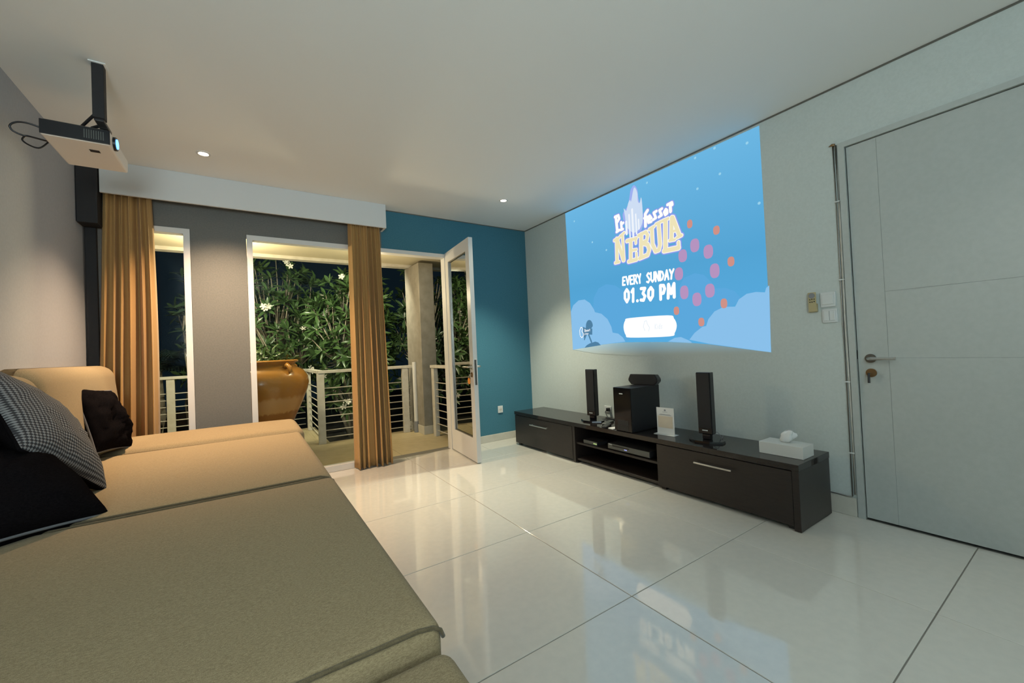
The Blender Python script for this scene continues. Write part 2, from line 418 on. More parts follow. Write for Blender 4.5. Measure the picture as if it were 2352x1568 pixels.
for z in (0.25, 1.15, 2.1): tube(bm, [(1.992, YF-0.016, z-0.045), (1.992, YF-0.016, z+0.045)], 0.007, 10)
obj('hinge', bm, M['steel'], d2)

# ------------------------------------------------------------------ right door: white flush slab
d1 = sroot('door_1', 'pale flush door with thin grooves in the pale wall')
bm = bmesh.new()
bx(bm, XR - 0.012, XR + 0.19, DY1 + 0.0005, DY1 + 0.034, 0, DZ + 0.034)
bx(bm, XR - 0.012, XR + 0.19, DY0 - 0.034, DY0 - 0.0005, 0, DZ + 0.034)
bx(bm, XR - 0.012, XR + 0.19, DY0 - 0.0005, DY1 + 0.0005, DZ + 0.0005, DZ + 0.034)
obj('door_frame', bm, M['door_white'], d1)
XD = XR + 0.004
obj('door_core', bbox(XD + 0.0022, XD + 0.04, DY0 + 0.003, DY1 - 0.005, 0.012, DZ - 0.005), M['print'], d1)
gy = 0.765
gr = 0.0006
for (a, b, c, d) in ((gy+gr, DY1-0.005, 0.012, DZ-0.005), (DY0+0.003, gy-gr, 0.012, 1.0-gr), (DY0+0.003, gy-gr, 1.0+gr, 1.397-gr), (DY0+0.003, gy-gr, 1.397+gr, DZ-0.005)):
    obj('door_panel', bbox(XD, XD + 0.002, a, b, c, d), M['door_white'], d1)
bm = bmesh.new()
ly = 0.848
tube(bm, [(XD, ly, 0.998), (XD - 0.009, ly, 0.998)], 0.027, 24)
autosmooth(obj('handle_rosette', bm, M['steel_dark'], d1))
bm = bmesh.new()
tube(bm, [(XD-0.009, ly, 0.998), (XD-0.045, ly, 0.998), (XD-0.055, ly-0.008, 0.998), (XD-0.055, ly-0.125, 0.998)], 0.0095, 14)
autosmooth(obj('lever_handle', bm, M['steel'], d1))
bm = bmesh.new(); tube(bm, [(XD, ly, 0.91), (XD - 0.009, ly, 0.91)], 0.026, 24)
autosmooth(obj('key_rosette', bm, M['brass'], d1))
obj('latch', bbox(XD-0.0015, XD+0.001, DY1-0.0045, DY1-0.0005, 0.995, 1.05), M['black'], d1)
k1 = thing('key', 'dark key hanging in the lock of the pale flush door', 'key', (0, 0, 0))
bm = bmesh.new(); tube(bm, [(XD-0.010, ly+0.005, 0.908), (XD-0.030, ly+0.005, 0.908)], 0.004, 8)
obj('key_shank', bm, M['steel_dark'], k1)
bm = bmesh.new(); tube(bm, [(XD-0.032, ly+0.006, 0.910), (XD-0.034, ly+0.006, 0.85)], 0.0065, 8)
obj('key_head', bm, M['black'], k1)

# white cable beside the door trim
cb = thing('wall_cable', 'thin pale cable clipped upright along the door frame down to the baseboard', 'cable')
bm = bmesh.new()
xc = XR - 0.006
tube(bm, [(xc, 0.958, 2.36), (xc, 0.957, 1.9), (xc, 0.960, 1.2), (xc, 0.956, 0.7), (xc, 0.960, 0.14)], 0.005, 8)
obj('cable_run', bm, M['rail'], cb, True)
bm = bmesh.new()
tube(bm, [(xc, 0.971, 2.355), (xc, 0.970, 1.9), (xc, 0.972, 1.2), (xc, 0.971, 0.7), (xc, 0.974, 0.125)], 0.0035, 8)
obj('cable_run', bm, M['steel_dark'], cb, True)
bm = bmesh.new(); tube(bm, [(xc-0.002, 0.962, 2.362), (xc-0.004, 0.975, 2.368), (xc, 0.992, 2.366)], [0.010, 0.008, 0.002], 8)
obj('cable_end', bm, M['brass'], cb, True)
bm = bmesh.new()
tube(bm, [(xc, 0.974, 0.125), (xc-0.006, 1.0, 0.121), (xc-0.006, 1.06, 0.124), (xc-0.004, 1.20, 0.122)], 0.0035, 8)
obj('cable_run', bm, M['steel_dark'], cb, True)
for z in (2.0, 1.5, 0.85, 0.4):
    obj('cable_clip', bbox(xc-0.008, XR-0.0002, 0.950, 0.980, z-0.004, z+0.004, 0.001, 1), M['white_plastic'], cb)

# switches, remote, sockets
def plate(name, label, y0, y1, z0, z1, rockers, cat='switch'):
    t = thing(name, label, cat, (0, 0, 0))
    obj('cover_plate', bbox(XR-0.010, XR-0.0005, y0, y1, z0, z1, 0.003), M['white_plastic'], t)
    for (a, b, c, d) in rockers:
        obj('rocker', bbox(XR-0.015, XR-0.0095, a, b, c, d, 0.002), M['white_plastic'], t)
plate('light_switch', 'white square wall switch, the upper of the two by the door', 1.003, 1.085, 1.335, 1.432, [(1.013, 1.075, 1.352, 1.416)])
plate('light_switch', 'white square wall switch, the lower of the two by the door', 0.998, 1.080, 1.232, 1.322, [(1.008, 1.038, 1.245, 1.309), (1.040, 1.070, 1.245, 1.309)])
rc = thing('remote_control', 'beige remote control held on the wall left of the switches', 'remote control')
obj('wall_holder', bbox(XR-0.022, XR-0.0005, 1.100, 1.150, 1.308, 1.365, 0.005), M['beige_plastic'], rc)
obj('body', bbox(XR-0.026, XR-0.0225, 1.102, 1.148, 1.312, 1.44, 0.0015), M['beige_plastic'], rc)
bm = bmesh.new(); tube(bm, [(XR-0.0262, 1.126, 1.418), (XR-0.0275, 1.126, 1.418)], 0.018, 20)
obj('dial', bm, M['print'], rc)
for (y, z) in ((1.137, 1.392), (1.125, 1.394), (1.113, 1.394), (1.137, 1.376), (1.125, 1.376), (1.113, 1.378)):
    bm = bmesh.new(); tube(bm, [(XR-0.0262, y, z), (XR-0.028, y, z)], 0.0038, 8)
    obj('button', bm, M['black'], rc)
so = thing('wall_socket', 'square white wall socket low on the teal wall', 'socket')
obj('cover_plate', bbox(2.632, 2.704, YF-0.010, YF-0.0005, 0.345, 0.432, 0.003), M['white_plastic'], so)
bm = bmesh.new(); tube(bm, [(2.668, YF-0.0102, 0.388), (2.668, YF-0.0115, 0.388)], 0.020, 20)
obj('socket_well', bm, M['rail'], so)
for dx in (-0.008, 0.008):
    bm = bmesh.new(); tube(bm, [(2.668+dx, YF-0.0116, 0.388), (2.668+dx, YF-0.0125, 0.388)], 0.003, 8)
    obj('pin_hole', bm, M['black'], so)
s2 = thing('wall_socket', 'white double wall socket behind the left slim speaker', 'socket')
obj('cover_plate', bbox(XR-0.010, XR-0.0005, 2.975, 3.07, 0.435, 0.50, 0.003), M['white_plastic'], s2)
obj('plug', bbox(XR-0.045, XR-0.0105, 2.985, 3.015, 0.45, 0.485, 0.004), M['black'], s2)

# ------------------------------------------------------------------ ceiling downlights (fixtures)
for (x, y, lab) in ((-0.236, 3.765, 'small lit recessed ceiling spotlight above the curtain pelmet'), (2.32, 3.56, 'small lit recessed ceiling spotlight near the projected picture')):
    t = thing('ceiling_spotlight', lab, 'ceiling light', (x, y, H))
    bm = bmesh.new(); lathe(bm, [(0.047, -0.0005), (0.047, -0.004), (0.034, -0.007), (0.030, -0.003)], n=28, closed_bottom=False, closed_top=False)
    autosmooth(obj('trim_ring', bm, M['white_paint'], t))
    bm = bmesh.new(); lathe(bm, [(0.029, -0.002), (0.022, -0.008)], n=24)
    obj('bulb', bm, M['lamp'], t)

# ================================================================== PELMET, CURTAINS, CORNER BOX
PY = 4.225
pm = thing('curtain_pelmet', 'long white pelmet box under the ceiling above the curtains', 'pelmet', (0, 0, 0))
obj('front_board', bbox(-0.905, 1.262, PY, PY + 0.022, 2.485, H - 0.0005, 0.001, 1), M['pelmet'], pm)
obj('end_board', bbox(1.240, 1.262, PY + 0.0225, YF - 0.0005, 2.485, H - 0.0005, 0.001, 1), M['pelmet'], pm)
obj('curtain_track', bbox(-0.90, 1.235, PY + 0.050, PY + 0.075, H - 0.03, H - 0.0005), M['white_plastic'], pm)
bk = tag(obj('wall_box', bbox(XL + 0.002, -0.912, 4.20, 4.34, 2.235, 2.70, 0.006), M['black_matte']), 'tall black box mounted high in the left corner beside the pelmet', 'box')

def curtain(name, label, top, bot, y, z0, z1, folds, amp, mt, seed, bulge=0.0):
    """cloth hanging in folds; top/bot = (x0, x1)"""
    r = random.Random(seed)
    nu, nz = folds * 14, 26
    ph = [r.uniform(-1.6, 1.6) for _ in range(folds + 2)]
    am = [r.uniform(0.55, 1.3) for _ in range(folds + 2)]
    bm = bmesh.new(); g = []
    for j in range(nz + 1):
        v = j / nz; z = z1 + (z0 - z1) * v; row = []
        for i in range(nu + 1):
            u = i / nu; k = (u + 0.035 * math.sin(2*PI*u*1.6 + seed)*math.sin(PI*u)) * folds; a = int(max(0, min(k, folds - 0.001))); fr = k - a
            A = am[a] * (1 - fr) + am[a + 1] * fr; P = ph[a] * (1 - fr) + ph[a + 1] * fr
            x0 = top[0] + (bot[0] - top[0]) * v; x1 = top[1] + (bot[1] - top[1]) * v
            x1 += bulge * math.sin(min(1, v * 1.25) * PI) 
            kk = k + 0.16 * P * (0.3 + v) * math.sin(PI * u)
            rid = abs(math.sin(PI * kk)) ** 1.15
            x = x0 + (x1 - x0) * u + 0.014 * math.sin(2 * PI * kk) * (0.5 + v)
            dep = amp * A * (0.6 + 0.6 * min(1, v * 2))
            yy = y + dep * (0.5 - rid) + 0.012 * math.sin(2 * PI * kk * 2.5 + P * 4 + v * 1.5) * (0.4 + v * 0.6)
            row.append(bm.verts.new((x, yy, z)))
        g.append(row)
    for j in range(nz):
        for i in range(nu):
            bm.faces.new((g[j][i], g[j][i+1], g[j+1][i+1], g[j+1][i]))
    o = obj(name, bm, mt, None, True)
    s = o.modifiers.new('thickness', 'SOLIDIFY'); s.thickness = 0.003
    return tag(o, label, 'curtain')
curtain('curtain', 'golden brown curtain gathered in the left corner beside the sofa', (-0.905, -0.625), (-0.985, -0.615), 4.305, 0.012, 2.60, 6, 0.085, M['curtain'], 3, 0.012)
curtain('curtain', 'golden brown curtain hanging between the big window and the open door', (0.895, 1.215), (0.885, 1.262), 4.290, 0.010, 2.60, 7, 0.095, M['curtain'], 11)

# ================================================================== SOFA
tag(obj('shade_strip', bbox(-1.022, -0.955, 4.352, 4.372, 0.01, 2.24, 0.004, 1), M['black_matte']), 'narrow black strip standing in for the shade in the left corner behind the golden curtain', 'curtain')  # black panel added to darken the shaded gap between wall and curtain
def soft_box(x0, x1, y0, y1, z0, z1, r, crown=0.0, n=(14, 14, 6), sag=None):
    """box with rounded edges and a crowned top"""
    bm = bmesh.new()
    c = Vector(((x0+x1)/2, (y0+y1)/2, (z0+z1)/2)); h = Vector(((x1-x0)/2, (y1-y0)/2, (z1-z0)/2))
    vs_ = {}
    def P(a, b, d):
        k = (round(a, 5), round(b, 5), round(d, 5))
        if k in vs_: return vs_[k]
        p = Vector((a*h.x, b*h.y, d*h.z)); q = Vector((max(-h.x+r, min(h.x-r, p.x)), max(-h.y+r, min(h.y-r, p.y)), max(-h.z+r, min(h.z-r, p.z))))
        dd = p - q
        if dd.length > 1e-9: p = q + dd.normalized() * r
        if crown and d > 0: p.z += crown * (1 - a**4) * (1 - b**4) * d
        if sag: p = sag(p + c) - c
        vs_[k] = bm.verts.new(p + c); return vs_[k]
    def lin(n, hh):
        # denser sampling near the ends
        k = r / hh; o = [-1, -1 + k*0.15, -1 + k*0.4, -1 + k*0.7, -1 + k]
        mid = [(-1 + k) + (2 - 2*k) * i / n for i in range(1, n)]
        return o + mid + [-t for t in o[::-1]]
    A, B, D = lin(n[0], h.x), lin(n[1], h.y), lin(n[2], h.z)
    def face(fn, U, V):
        for i in range(len(U) - 1):
            for j in range(len(V) - 1):
                q = [fn(U[i], V[j]), fn(U[i+1], V[j]), fn(U[i+1], V[j+1]), fn(U[i], V[j+1])]
                if len(set(q)) == 4: bm.faces.new(q)
    for s in (-1, 1):
        face(lambda a, b: P(a, b, s), A, B); face(lambda a, d: P(a, s, d), A, D); face(lambda b, d: P(s, b, d), B, D)
    return bm
sf = thing('sofa', 'large beige fabric sofa with deep seat modules along the grey wall', 'sofa')
SX0, SX1, SZ = -1.02, 0.325, 0.600
obj('base', bbox(SX0 + 0.02, SX1 - 0.05, -0.45, 4.12, 0.06, 0.26, 0.02), M['sofa'], sf)
for (x, y) in ((-0.9, -0.3), (0.2, -0.3), (-0.9, 1.9), (0.2, 1.9), (-0.9, 4.0), (0.2, 4.0)):
    bm = bmesh.new(); tube(bm, [(x, y, 0.0), (x, y, 0.06)], 0.025, 14)
    obj('leg', bm, M['black'], sf)
mods = [(-0.45, 0.775, SZ - 0.030, 0.0), (0.790, 2.060, SZ, 0.0), (2.085, 3.485, SZ, 0.004), (3.492, 4.175, SZ + 0.012, 0.01)]
for i, (a, b, zt, cr) in enumerate(mods):
    s = obj('seat_cushion', soft_box(SX0, SX1 + (0.03 if i == 3 else 0), a, b, 0.26, zt, (0.035, 0.035, 0.04, 0.06)[i], cr + 0.006), M['sofa'], sf, True)
    # piping along the front and sides of the top
    if i in (1, 2):
        for ya in ((a + 0.010, b - 0.010) if i == 1 else (b - 0.010,)):
            bm = bmesh.new(); z = zt - 0.005
            tube(bm, [(SX0 + 0.05, ya, z + 0.004), (SX1 - 0.055, ya, z + 0.002), (SX1 - 0.022, ya, z - 0.004), (SX1 - 0.007, ya, z - 0.014), (SX1 - 0.001, ya, z - 0.030)], 0.0045, 8)
            obj('piping', bm, M['sofa_dark'] if i == 1 else M['sofa'], s, True)
    if i == 2:
        bm = bmesh.new(); ya = a + 0.012; z = zt - 0.004
        tube(bm, [(SX0 + 0.05, ya, z), (SX1 - 0.055, ya, z), (SX1 - 0.02, ya, z - 0.012), (SX1 - 0.004, ya, z - 0.04)], 0.0045, 8)
        obj('piping', bm, M['sofa_dark'], s, True)
def lean(p):
    # back cushions: front face leans back towards the wall
    t = (p.z - 0.58) / 0.6
    q = p.copy(); q.x = p.x - 0.06 * t if p.x > -0.9 else p.x
    return q
for (a, b, zt) in ((-0.30, 1.30, 1.12), (1.31, 2.86, 1.135), (2.80, 4.16, 1.165)):
    obj('back_cushion', soft_box(SX0, -0.77, a, b, 0.585, zt, 0.085, 0.0, (8, 14, 8), lean), M['sofa'], sf, True)

def pillow(name, label, w, t, loc, rot, mt_a, mt_b=None, seed=1, pip=None, wrinkle=0.010):
    r = random.Random(seed); n = 26
    bm = bmesh.new(); uvl = bm.loops.layers.uv.new('UVMap')
    from mathutils import noise
    G_ = {}
    def pos(u, v, s):
        # pinched square outline
        k = 0.10
        x = u * (1 - k * (1 - v*v) * 0.55) if abs(u) > 0 else 0
        y = v * (1 - k * (1 - u*u) * 0.55)
        h = ((1 - u**2) ** 0.45 if abs(u) < 1 else 0) * ((1 - v**2) ** 0.45 if abs(v) < 1 else 0)
        nz = noise.noise(Vector((u*2.3 + seed, v*2.3, s*3))) * wrinkle * 2 * h + noise.noise(Vector((u*6 + seed, v*6, s*3))) * wrinkle * h
        return Vector((x * w / 2, y * w / 2, s * h * t / 2 + nz))
    cs = [math.sin(-PI/2 + PI * i / n) for i in range(n + 1)]
    for s in (1, -1):
        for i, u in enumerate(cs):
            for j, v in enumerate(cs):
                edge = i in (0, n) or j in (0, n)
                key = (i, j, 0 if edge else s)
                if key not in G_: G_[key] = bm.verts.new(pos(u, v, s))
    for s in (1, -1):
        for i in range(n):
            for j in range(n):
                def gv(a, b): return G_[(a, b, 0 if (a in (0, n) or b in (0, n)) else s)]
                q = [gv(i, j), gv(i+1, j), gv(i+1, j+1), gv(i, j+1)]
                if s < 0: q = q[::-1]
                f = bm.faces.new(q); f.material_index = 0 if s > 0 else 1
                for l_ in f.loops:
                    l_[uvl].uv = (l_.vert.co.x / 0.5 + 0.5, l_.vert.co.y / 0.5 + 0.5)
    me = bpy.data.meshes.new(name); bm.to_mesh(me); bm.free()
    me.materials.append(mt_a); me.materials.append(mt_b or mt_a)
    for p in me.polygons: p.use_smooth = True
    if pip is None:
        o = bpy.data.objects.new(name, me); C.objects.link(o)
        o.location = loc; o.rotation_euler = rot
        return tag(o, label, 'cushion')
    o = thing(name, label, 'cushion', loc); o.rotation_euler = rot
    c = bpy.data.objects.new('cover', me); C.objects.link(c); c.parent = o
    bm = bmesh.new(); k = 0.10; pts = []
    for i in range(0, 20): pts.append((-1 + i/10, -1))
    for i in range(0, 20): pts.append((1, -1 + i/10))
    for i in range(0, 20): pts.append((1 - i/10, 1))
    for i in range(0, 21): pts.append((-1, 1 - i/10))
    P3 = []
    for u, v in pts:
        P3.append((u * (1 - k * (1 - v*v) * 0.55) * w/2, v * (1 - k * (1 - u*u) * 0.55) * w/2, 0))
    tube(bm, P3, 0.0055, 8)
    obj('piping', bm, pip, o, True)
    return o
def basis_rot(nrm, upv):
    z = Vector(nrm).normalized(); y = (Vector(upv) - z * Vector(upv).dot(z)).normalized(); x = y.cross(z)
    return Matrix((x, y, z)).transposed().to_euler()
pillow('cushion', 'small black cushion propped at the far end of the sofa near the curtain', 0.40, 0.16, (-0.755, 3.49, 0.828), basis_rot((0.94, -0.16, 0.29), (-0.22, 0.16, 0.96)), M['cush_black'], M['cush_black'], 5, M['cush_grey'], 0.022)
pillow('cushion', 'large cushion with knitted grey face leaning on the sofa back over a black cushion', 0.52, 0.20, (-0.735, 2.50, 0.905), basis_rot((0.85, 0.10, 0.52), (-0.25, 0.32, 0.35)), M['knit'], M['cush_black'], 9, M['cush_black'], 0.008)
pillow('cushion', 'plain black cushion lying on the sofa seat under the knitted grey cushion', 0.44, 0.26, (-0.735, 2.13, 0.735), basis_rot((0.46, -0.30, 0.83), (-0.60, 0.60, 0.45)), M['cush_black'], M['cush_black'], 14, M['cush_grey'], 0.008)

# ================================================================== PROJECTOR
pj = thing('projector', 'white ceiling projector with black side hanging from a black pole', 'projector', (0, 0, 0))
px0, px1, py0, py1, pz0, pz1 = -0.845, -0.585, 2.955, 3.345, 2.345, 2.425
obj('body', bbox(px0, px1, py0, py1, pz0, pz1, 0.010, 3), M['projector'], pj)
obj('side_panel', bbox(px0 + 0.001, px1 - 0.001, py0 - 0.004, py0 + 0.006, pz0 + 0.004, pz1 - 0.003, 0.002, 2), M['black'], pj)
bm = bmesh.new()
for i in range(9): bx(bm, px1 - 0.10 + i*0.009, px1 - 0.096 + i*0.009, py0 - 0.0055, py0 - 0.004, pz0 + 0.018, pz1 - 0.016)
obj('vent_grille', bm, M['faceplate'], pj)
obj('top_cover', bbox(px0 + 0.01, px1 - 0.01, py0 + 0.01, py1 - 0.01, pz1 - 0.001, pz1 + 0.005, 0.002, 1), M['steel_dark'], pj)
obj('foot_recess', bbox(-0.690, -0.650, 3.055, 3.085, pz0 - 0.0015, pz0 + 0.001), M['black'], pj)
bm = bmesh.new(); tube(bm, [(px1 - 0.002, 3.03, 2.387), (px1 + 0.012, 3.03, 2.387)], 0.036, 28)
autosmooth(obj('lens_ring', bm, M['black'], pj))
bm = bmesh.new(); tube(bm, [(px1 + 0.0125, 3.03, 2.387), (px1 + 0.015, 3.03, 2.387)], 0.026, 24)
M['lens'] = emit('lens_light', (0.10, 0.35, 1.0), 5.0)
autosmooth(obj('lens', bm, M['lens'], pj))
mt_ = thing('projector_mount', 'black square ceiling pole holding the projector', 'mount', (0, 0, 0))
obj('pole', bbox(-0.632, -0.586, 2.865, 2.911, 2.445, H - 0.0005, 0.002, 1), M['black_matte'], mt_)
obj('ceiling_plate', bbox(-0.642, -0.576, 2.855, 2.921, H - 0.006, H - 0.0003, 0.001, 1), M['ceiling'], mt_)
obj('swivel', bbox(-0.628, -0.590, 2.872, 3.02, 2.431, 2.447, 0.003), M['black'], mt_)
bm = bmesh.new(); tube(bm, [(-0.612, 2.885, 2.49), (-0.70, 2.99, 2.436)], 0.007, 10)
obj('strut', bm, M['black'], mt_)
bm = bmesh.new(); tube(bm, [(-0.74, 3.15, 2.432), (-0.66, 2.99, 2.438), (-0.61, 2.94, 2.442)], 0.008, 10)
obj('strut', bm, M['black'], mt_)
obj('mount_plate', bbox(-0.78, -0.62, 3.00, 3.26, 2.4305, 2.4355, 0.001, 1), M['black'], mt_)
cbl = thing('projector_cable', 'black cable looping out behind the projector near the wall', 'cable', (0, 0, 0))
def loop(pts, r, n=6):
    # Catmull-Rom through pts
    P_ = [Vector(p) for p in pts]; out = []
    for i in range(len(P_) - 1):
        p0, p1, p2, p3 = P_[max(i-1, 0)], P_[i], P_[i+1], P_[min(i+2, len(P_)-1)]
        for k in range(n):
            t = k / n
            out.append(0.5 * ((2*p1) + (-p0+p2)*t + (2*p0-5*p1+4*p2-p3)*t*t + (-p0+3*p1-3*p2+p3)*t**3))
    out.append(P_[-1]); bm = bmesh.new(); tube(bm, out, r, 8); return bm
obj('cable', loop([(-0.847, 3.00, 2.392), (-0.89, 2.99, 2.400), (-0.925, 2.98, 2.392), (-0.947, 2.975, 2.368), (-0.940, 2.98, 2.345), (-0.91, 2.99, 2.334), (-0.89, 3.00, 2.338), (-0.847, 3.06, 2.352)], 0.0045), M['black'], cbl, True)
obj('cable', loop([(-0.905, 3.00, 2.337), (-0.918, 3.01, 2.318), (-0.90, 3.03, 2.304), (-0.87, 3.05, 2.306), (-0.846, 3.08, 2.358)], 0.004), M['black'], cbl, True)

# ================================================================== MEDIA CABINET
CX0, CX1, CY0, CY1, CZ = 2.672, 3.118, 1.070, 4.062, 0.398
cab = thing('media_cabinet', 'long low dark wood media cabinet against the pale wall', 'cabinet')
obj('top_board', bbox(CX0 - 0.004, CX1, CY0 - 0.003, CY1 + 0.003, CZ - 0.038, CZ, 0.0015, 1), M['wood_top'], cab)
def panel(n_, *a): return obj(n_, bbox(*a, 0.0012, 1), M['wood'], cab)
panel('end_panel', CX0, CX1, CY0, CY0 + 0.036, 0.004, CZ - 0.0385)
panel('end_panel', CX0 + 0.02, CX1, CY1 - 0.02, CY1, 0.030, CZ - 0.0385)
panel('divider', CX0 + 0.004, CX1, 3.008, 3.040, 0.012, CZ - 0.0385)
panel('divider', CX0 + 0.02, CX1, 2.030, 2.052, 0.030, CZ - 0.0385)
panel('back_panel', CX1 - 0.012, CX1 - 0.001, 2.053, 3.007, 0.030, CZ - 0.0385)
panel('shelf', CX0 + 0.022, CX1 - 0.013, 2.0525, 3.0075, 0.186, 0.205)
panel('bottom_board', CX0 + 0.022, CX1 - 0.013, 2.0525, 3.0075, 0.028, 0.048)
for (a, b, ha, hb, g_) in ((3.0425, CY1 - 0.003, 3.415, 3.726, 0), (1.108, 2.050, 1.451, 1.719, 1)):
    dr = obj('drawer_front', bbox(CX0, CX0 + 0.019, a, b, 0.030, CZ - 0.044, 0.0015, 1), M['wood'], cab)
    bm = bmesh.new(); x = CX0 - 0.026; z = 0.282
    tube(bm, [(x, ha, z), (x, hb, z)], 0.0062, 12)
    for yy in (ha + 0.025, hb - 0.025): tube(bm, [(x, yy, z), (CX0 - 0.0005, yy, z)], 0.005, 10)
    autosmooth(obj('bar_handle', bm, M['steel'], dr))
for (x, y) in ((CX0+0.03, 4.02), (CX0+0.03, 3.02), (CX0+0.03, 2.02), (CX1-0.06, 4.02), (CX1-0.06, 3.02), (CX1-0.06, 2.02), (CX1-0.06, 1.15), (CX0+0.03, 1.13)):
    obj('foot', bbox(x, x + 0.04, y - 0.02, y + 0.02, 0.0, 0.029 if not 3.0 < y < 3.04 else 0.011), M['black'], cab)

# devices on the shelf
ZS = 0.2055
d = thing('set_top_box', 'small flat silver set-top box with lit clock on the cabinet shelf', 'set-top box', (0, 0, 0))
obj('case', bbox(2.715, 2.86, 2.740, 2.925, ZS, ZS + 0.034, 0.002, 1), M['black_matte'], d)
obj('faceplate', bbox(2.712, 2.7148, 2.742, 2.923, ZS + 0.001, ZS + 0.033, 0.0005, 1), M['faceplate'], d)
M['clock'] = emit('green_display', (0.70, 0.95, 0.35), 0.7)
bm = bmesh.new()
for i, y in enumerate((2.785, 2.774, 2.762, 2.751)): bx(bm, 2.7112, 2.7119, y - 0.0045, y + 0.0035, ZS + 0.010, ZS + 0.021)
obj('clock_display', bm, M['clock'], d)
d = thing('disc_player', 'wide flat dark disc player on the cabinet shelf', 'disc player', (0, 0, 0))
obj('case', bbox(2.715, 2.99, 2.150, 2.605, ZS + 0.006, ZS + 0.056, 0.003, 1), M['black_matte'], d)
obj('faceplate', bbox(2.711, 2.7148, 2.152, 2.603, ZS + 0.008, ZS + 0.054, 0.0008, 1), M['faceplate'], d)
obj('disc_tray', bbox(2.7095, 2.7108, 2.36, 2.55, ZS + 0.032, ZS + 0.045, 0.0004, 1), M['black'], d)
obj('badge', bbox(2.7095, 2.7108, 2.555, 2.592, ZS + 0.046, ZS + 0.051), M['paper'], d)
M['bluelcd'] = emit('blue_display', (0.45, 0.50, 1.0), 0.9)
obj('display', bbox(2.7095, 2.7108, 2.385, 2.415, ZS + 0.022, ZS + 0.029), M['bluelcd'], d)
for (x, y) in ((2.74, 2.19), (2.74, 2.57), (2.96, 2.19), (2.96, 2.57)):
    obj('foot', bbox(x-0.012, x+0.012, y-0.012, y+0.012, ZS, ZS + 0.006), M['black'], d)

# speakers, subwoofer
def tower(label, x, y, rot):
    t = thing('slim_speaker', label, 'speaker', (x, y, CZ + 0.0003), rot)   # local -X faces the room
    bm = bmesh.new()
    pts = [(-0.085, -0.055), (-0.085, 0.055), (-0.03, 0.125), (0.02, 0.125), (0.075, 0.06), (0.085, 0.0), (0.075, -0.06), (0.02, -0.125), (-0.03, -0.125)]
    lo = [bm.verts.new((a, b, 0)) for a, b in pts]; hi = [bm.verts.new((a*0.97, b*0.97, 0.014)) for a, b in pts]
    bm.faces.new(lo[::-1]); bm.faces.new(hi)
    for i in range(len(pts)): bm.faces.new((lo[i], lo[(i+1) % len(pts)], hi[(i+1) % len(pts)], hi[i]))
    obj('base_plate', bm, M['black_gloss'], t)
    obj('neck', bbox(-0.012, 0.028, -0.03, 0.03, 0.0145, 0.055, 0.004), M['black_gloss'], t)
    obj('cabinet', bbox(-0.022, 0.038, -0.053, 0.053, 0.0555, 0.515, 0.006, 3), M['black_gloss'], t)
    obj('grille', bbox(-0.0265, -0.0225, -0.047, 0.047, 0.10, 0.508, 0.002, 1), M['black_matte'], t)
    obj('maker_badge', bbox(-0.0245, -0.0222, -0.018, 0.022, 0.080, 0.087), M['white_plastic'], t)
tower('slim black upright speaker, the left one beside the subwoofer', 2.852, 2.925, math.radians(8))
tower('slim black upright speaker, the right one between the sign and tissue box', 2.856, 1.735, math.radians(6))
sw = thing('subwoofer', 'large black box subwoofer standing on the media cabinet', 'subwoofer', (0, 0, 0))
Z0 = CZ + 0.0003
obj('case', bbox(2.684, 3.06, 2.288, 2.482, Z0 + 0.004, 0.776, 0.004, 2), M['black'], sw)
obj('front_baffle', bbox(2.678, 2.6835, 2.290, 2.480, Z0 + 0.004, 0.775, 0.003, 2), M['black_gloss'], sw)
obj('bass_port', bbox(2.6762, 2.6778, 2.325, 2.440, 0.455, 0.497, 0.0006, 1), M['black_matte'], sw)
obj('port_lip', bbox(2.6762, 2.6778, 2.325, 2.445, 0.41, 0.452, 0.0006, 1), M['black_matte'], sw)
obj('maker_badge', bbox(2.6762, 2.6778, 2.375, 2.412, 0.720, 0.728), M['white_plastic'], sw)
for (x, y) in ((2.70, 2.31), (2.70, 2.46), (3.03, 2.31), (3.03, 2.46)):
    obj('foot', bbox(x-0.01, x+0.01, y-0.01, y+0.01, Z0, Z0 + 0.004), M['black_matte'], sw)
cs_ = thing('centre_speaker', 'wide black centre speaker with slanted ends on top of the subwoofer', 'speaker', (3.00, 2.395, 0.7765), math.radians(10))
bm = bmesh.new()
prof = [(-0.115, 0.0), (0.115, 0.0), (0.143, 0.035), (0.143, 0.05), (0.122, 0.095), (-0.118, 0.095), (-0.143, 0.055), (-0.143, 0.03)]
f_ = [bm.verts.new((-0.035, a, b)) for a, b in prof]; b_ = [bm.verts.new((0.05, a * 0.93, b * 0.92)) for a, b in prof]
bm.faces.new(f_); bm.faces.new(b_[::-1])
for i in range(8): bm.faces.new((f_[i], f_[(i+1) % 8], b_[(i+1) % 8], b_[i]))
bmesh.ops.bevel(bm, geom=list(bm.edges), offset=0.003, segments=2, affect='EDGES')
obj('cabinet', bm, M['black'], cs_)
bm = bmesh.new()
f_ = [bm.verts.new((-0.0395, a * 0.93, 0.047 + (b - 0.047) * 0.88)) for a, b in prof]; b_ = [bm.verts.new((-0.0355, a * 0.95, 0.047 + (b - 0.047) * 0.9)) for a, b in prof]
bm.faces.new(f_); bm.faces.new(b_[::-1])
for i in range(8): bm.faces.new((f_[i], f_[(i+1) % 8], b_[(i+1) % 8], b_[i]))
obj('grille', bm, M['black_matte'], cs_)

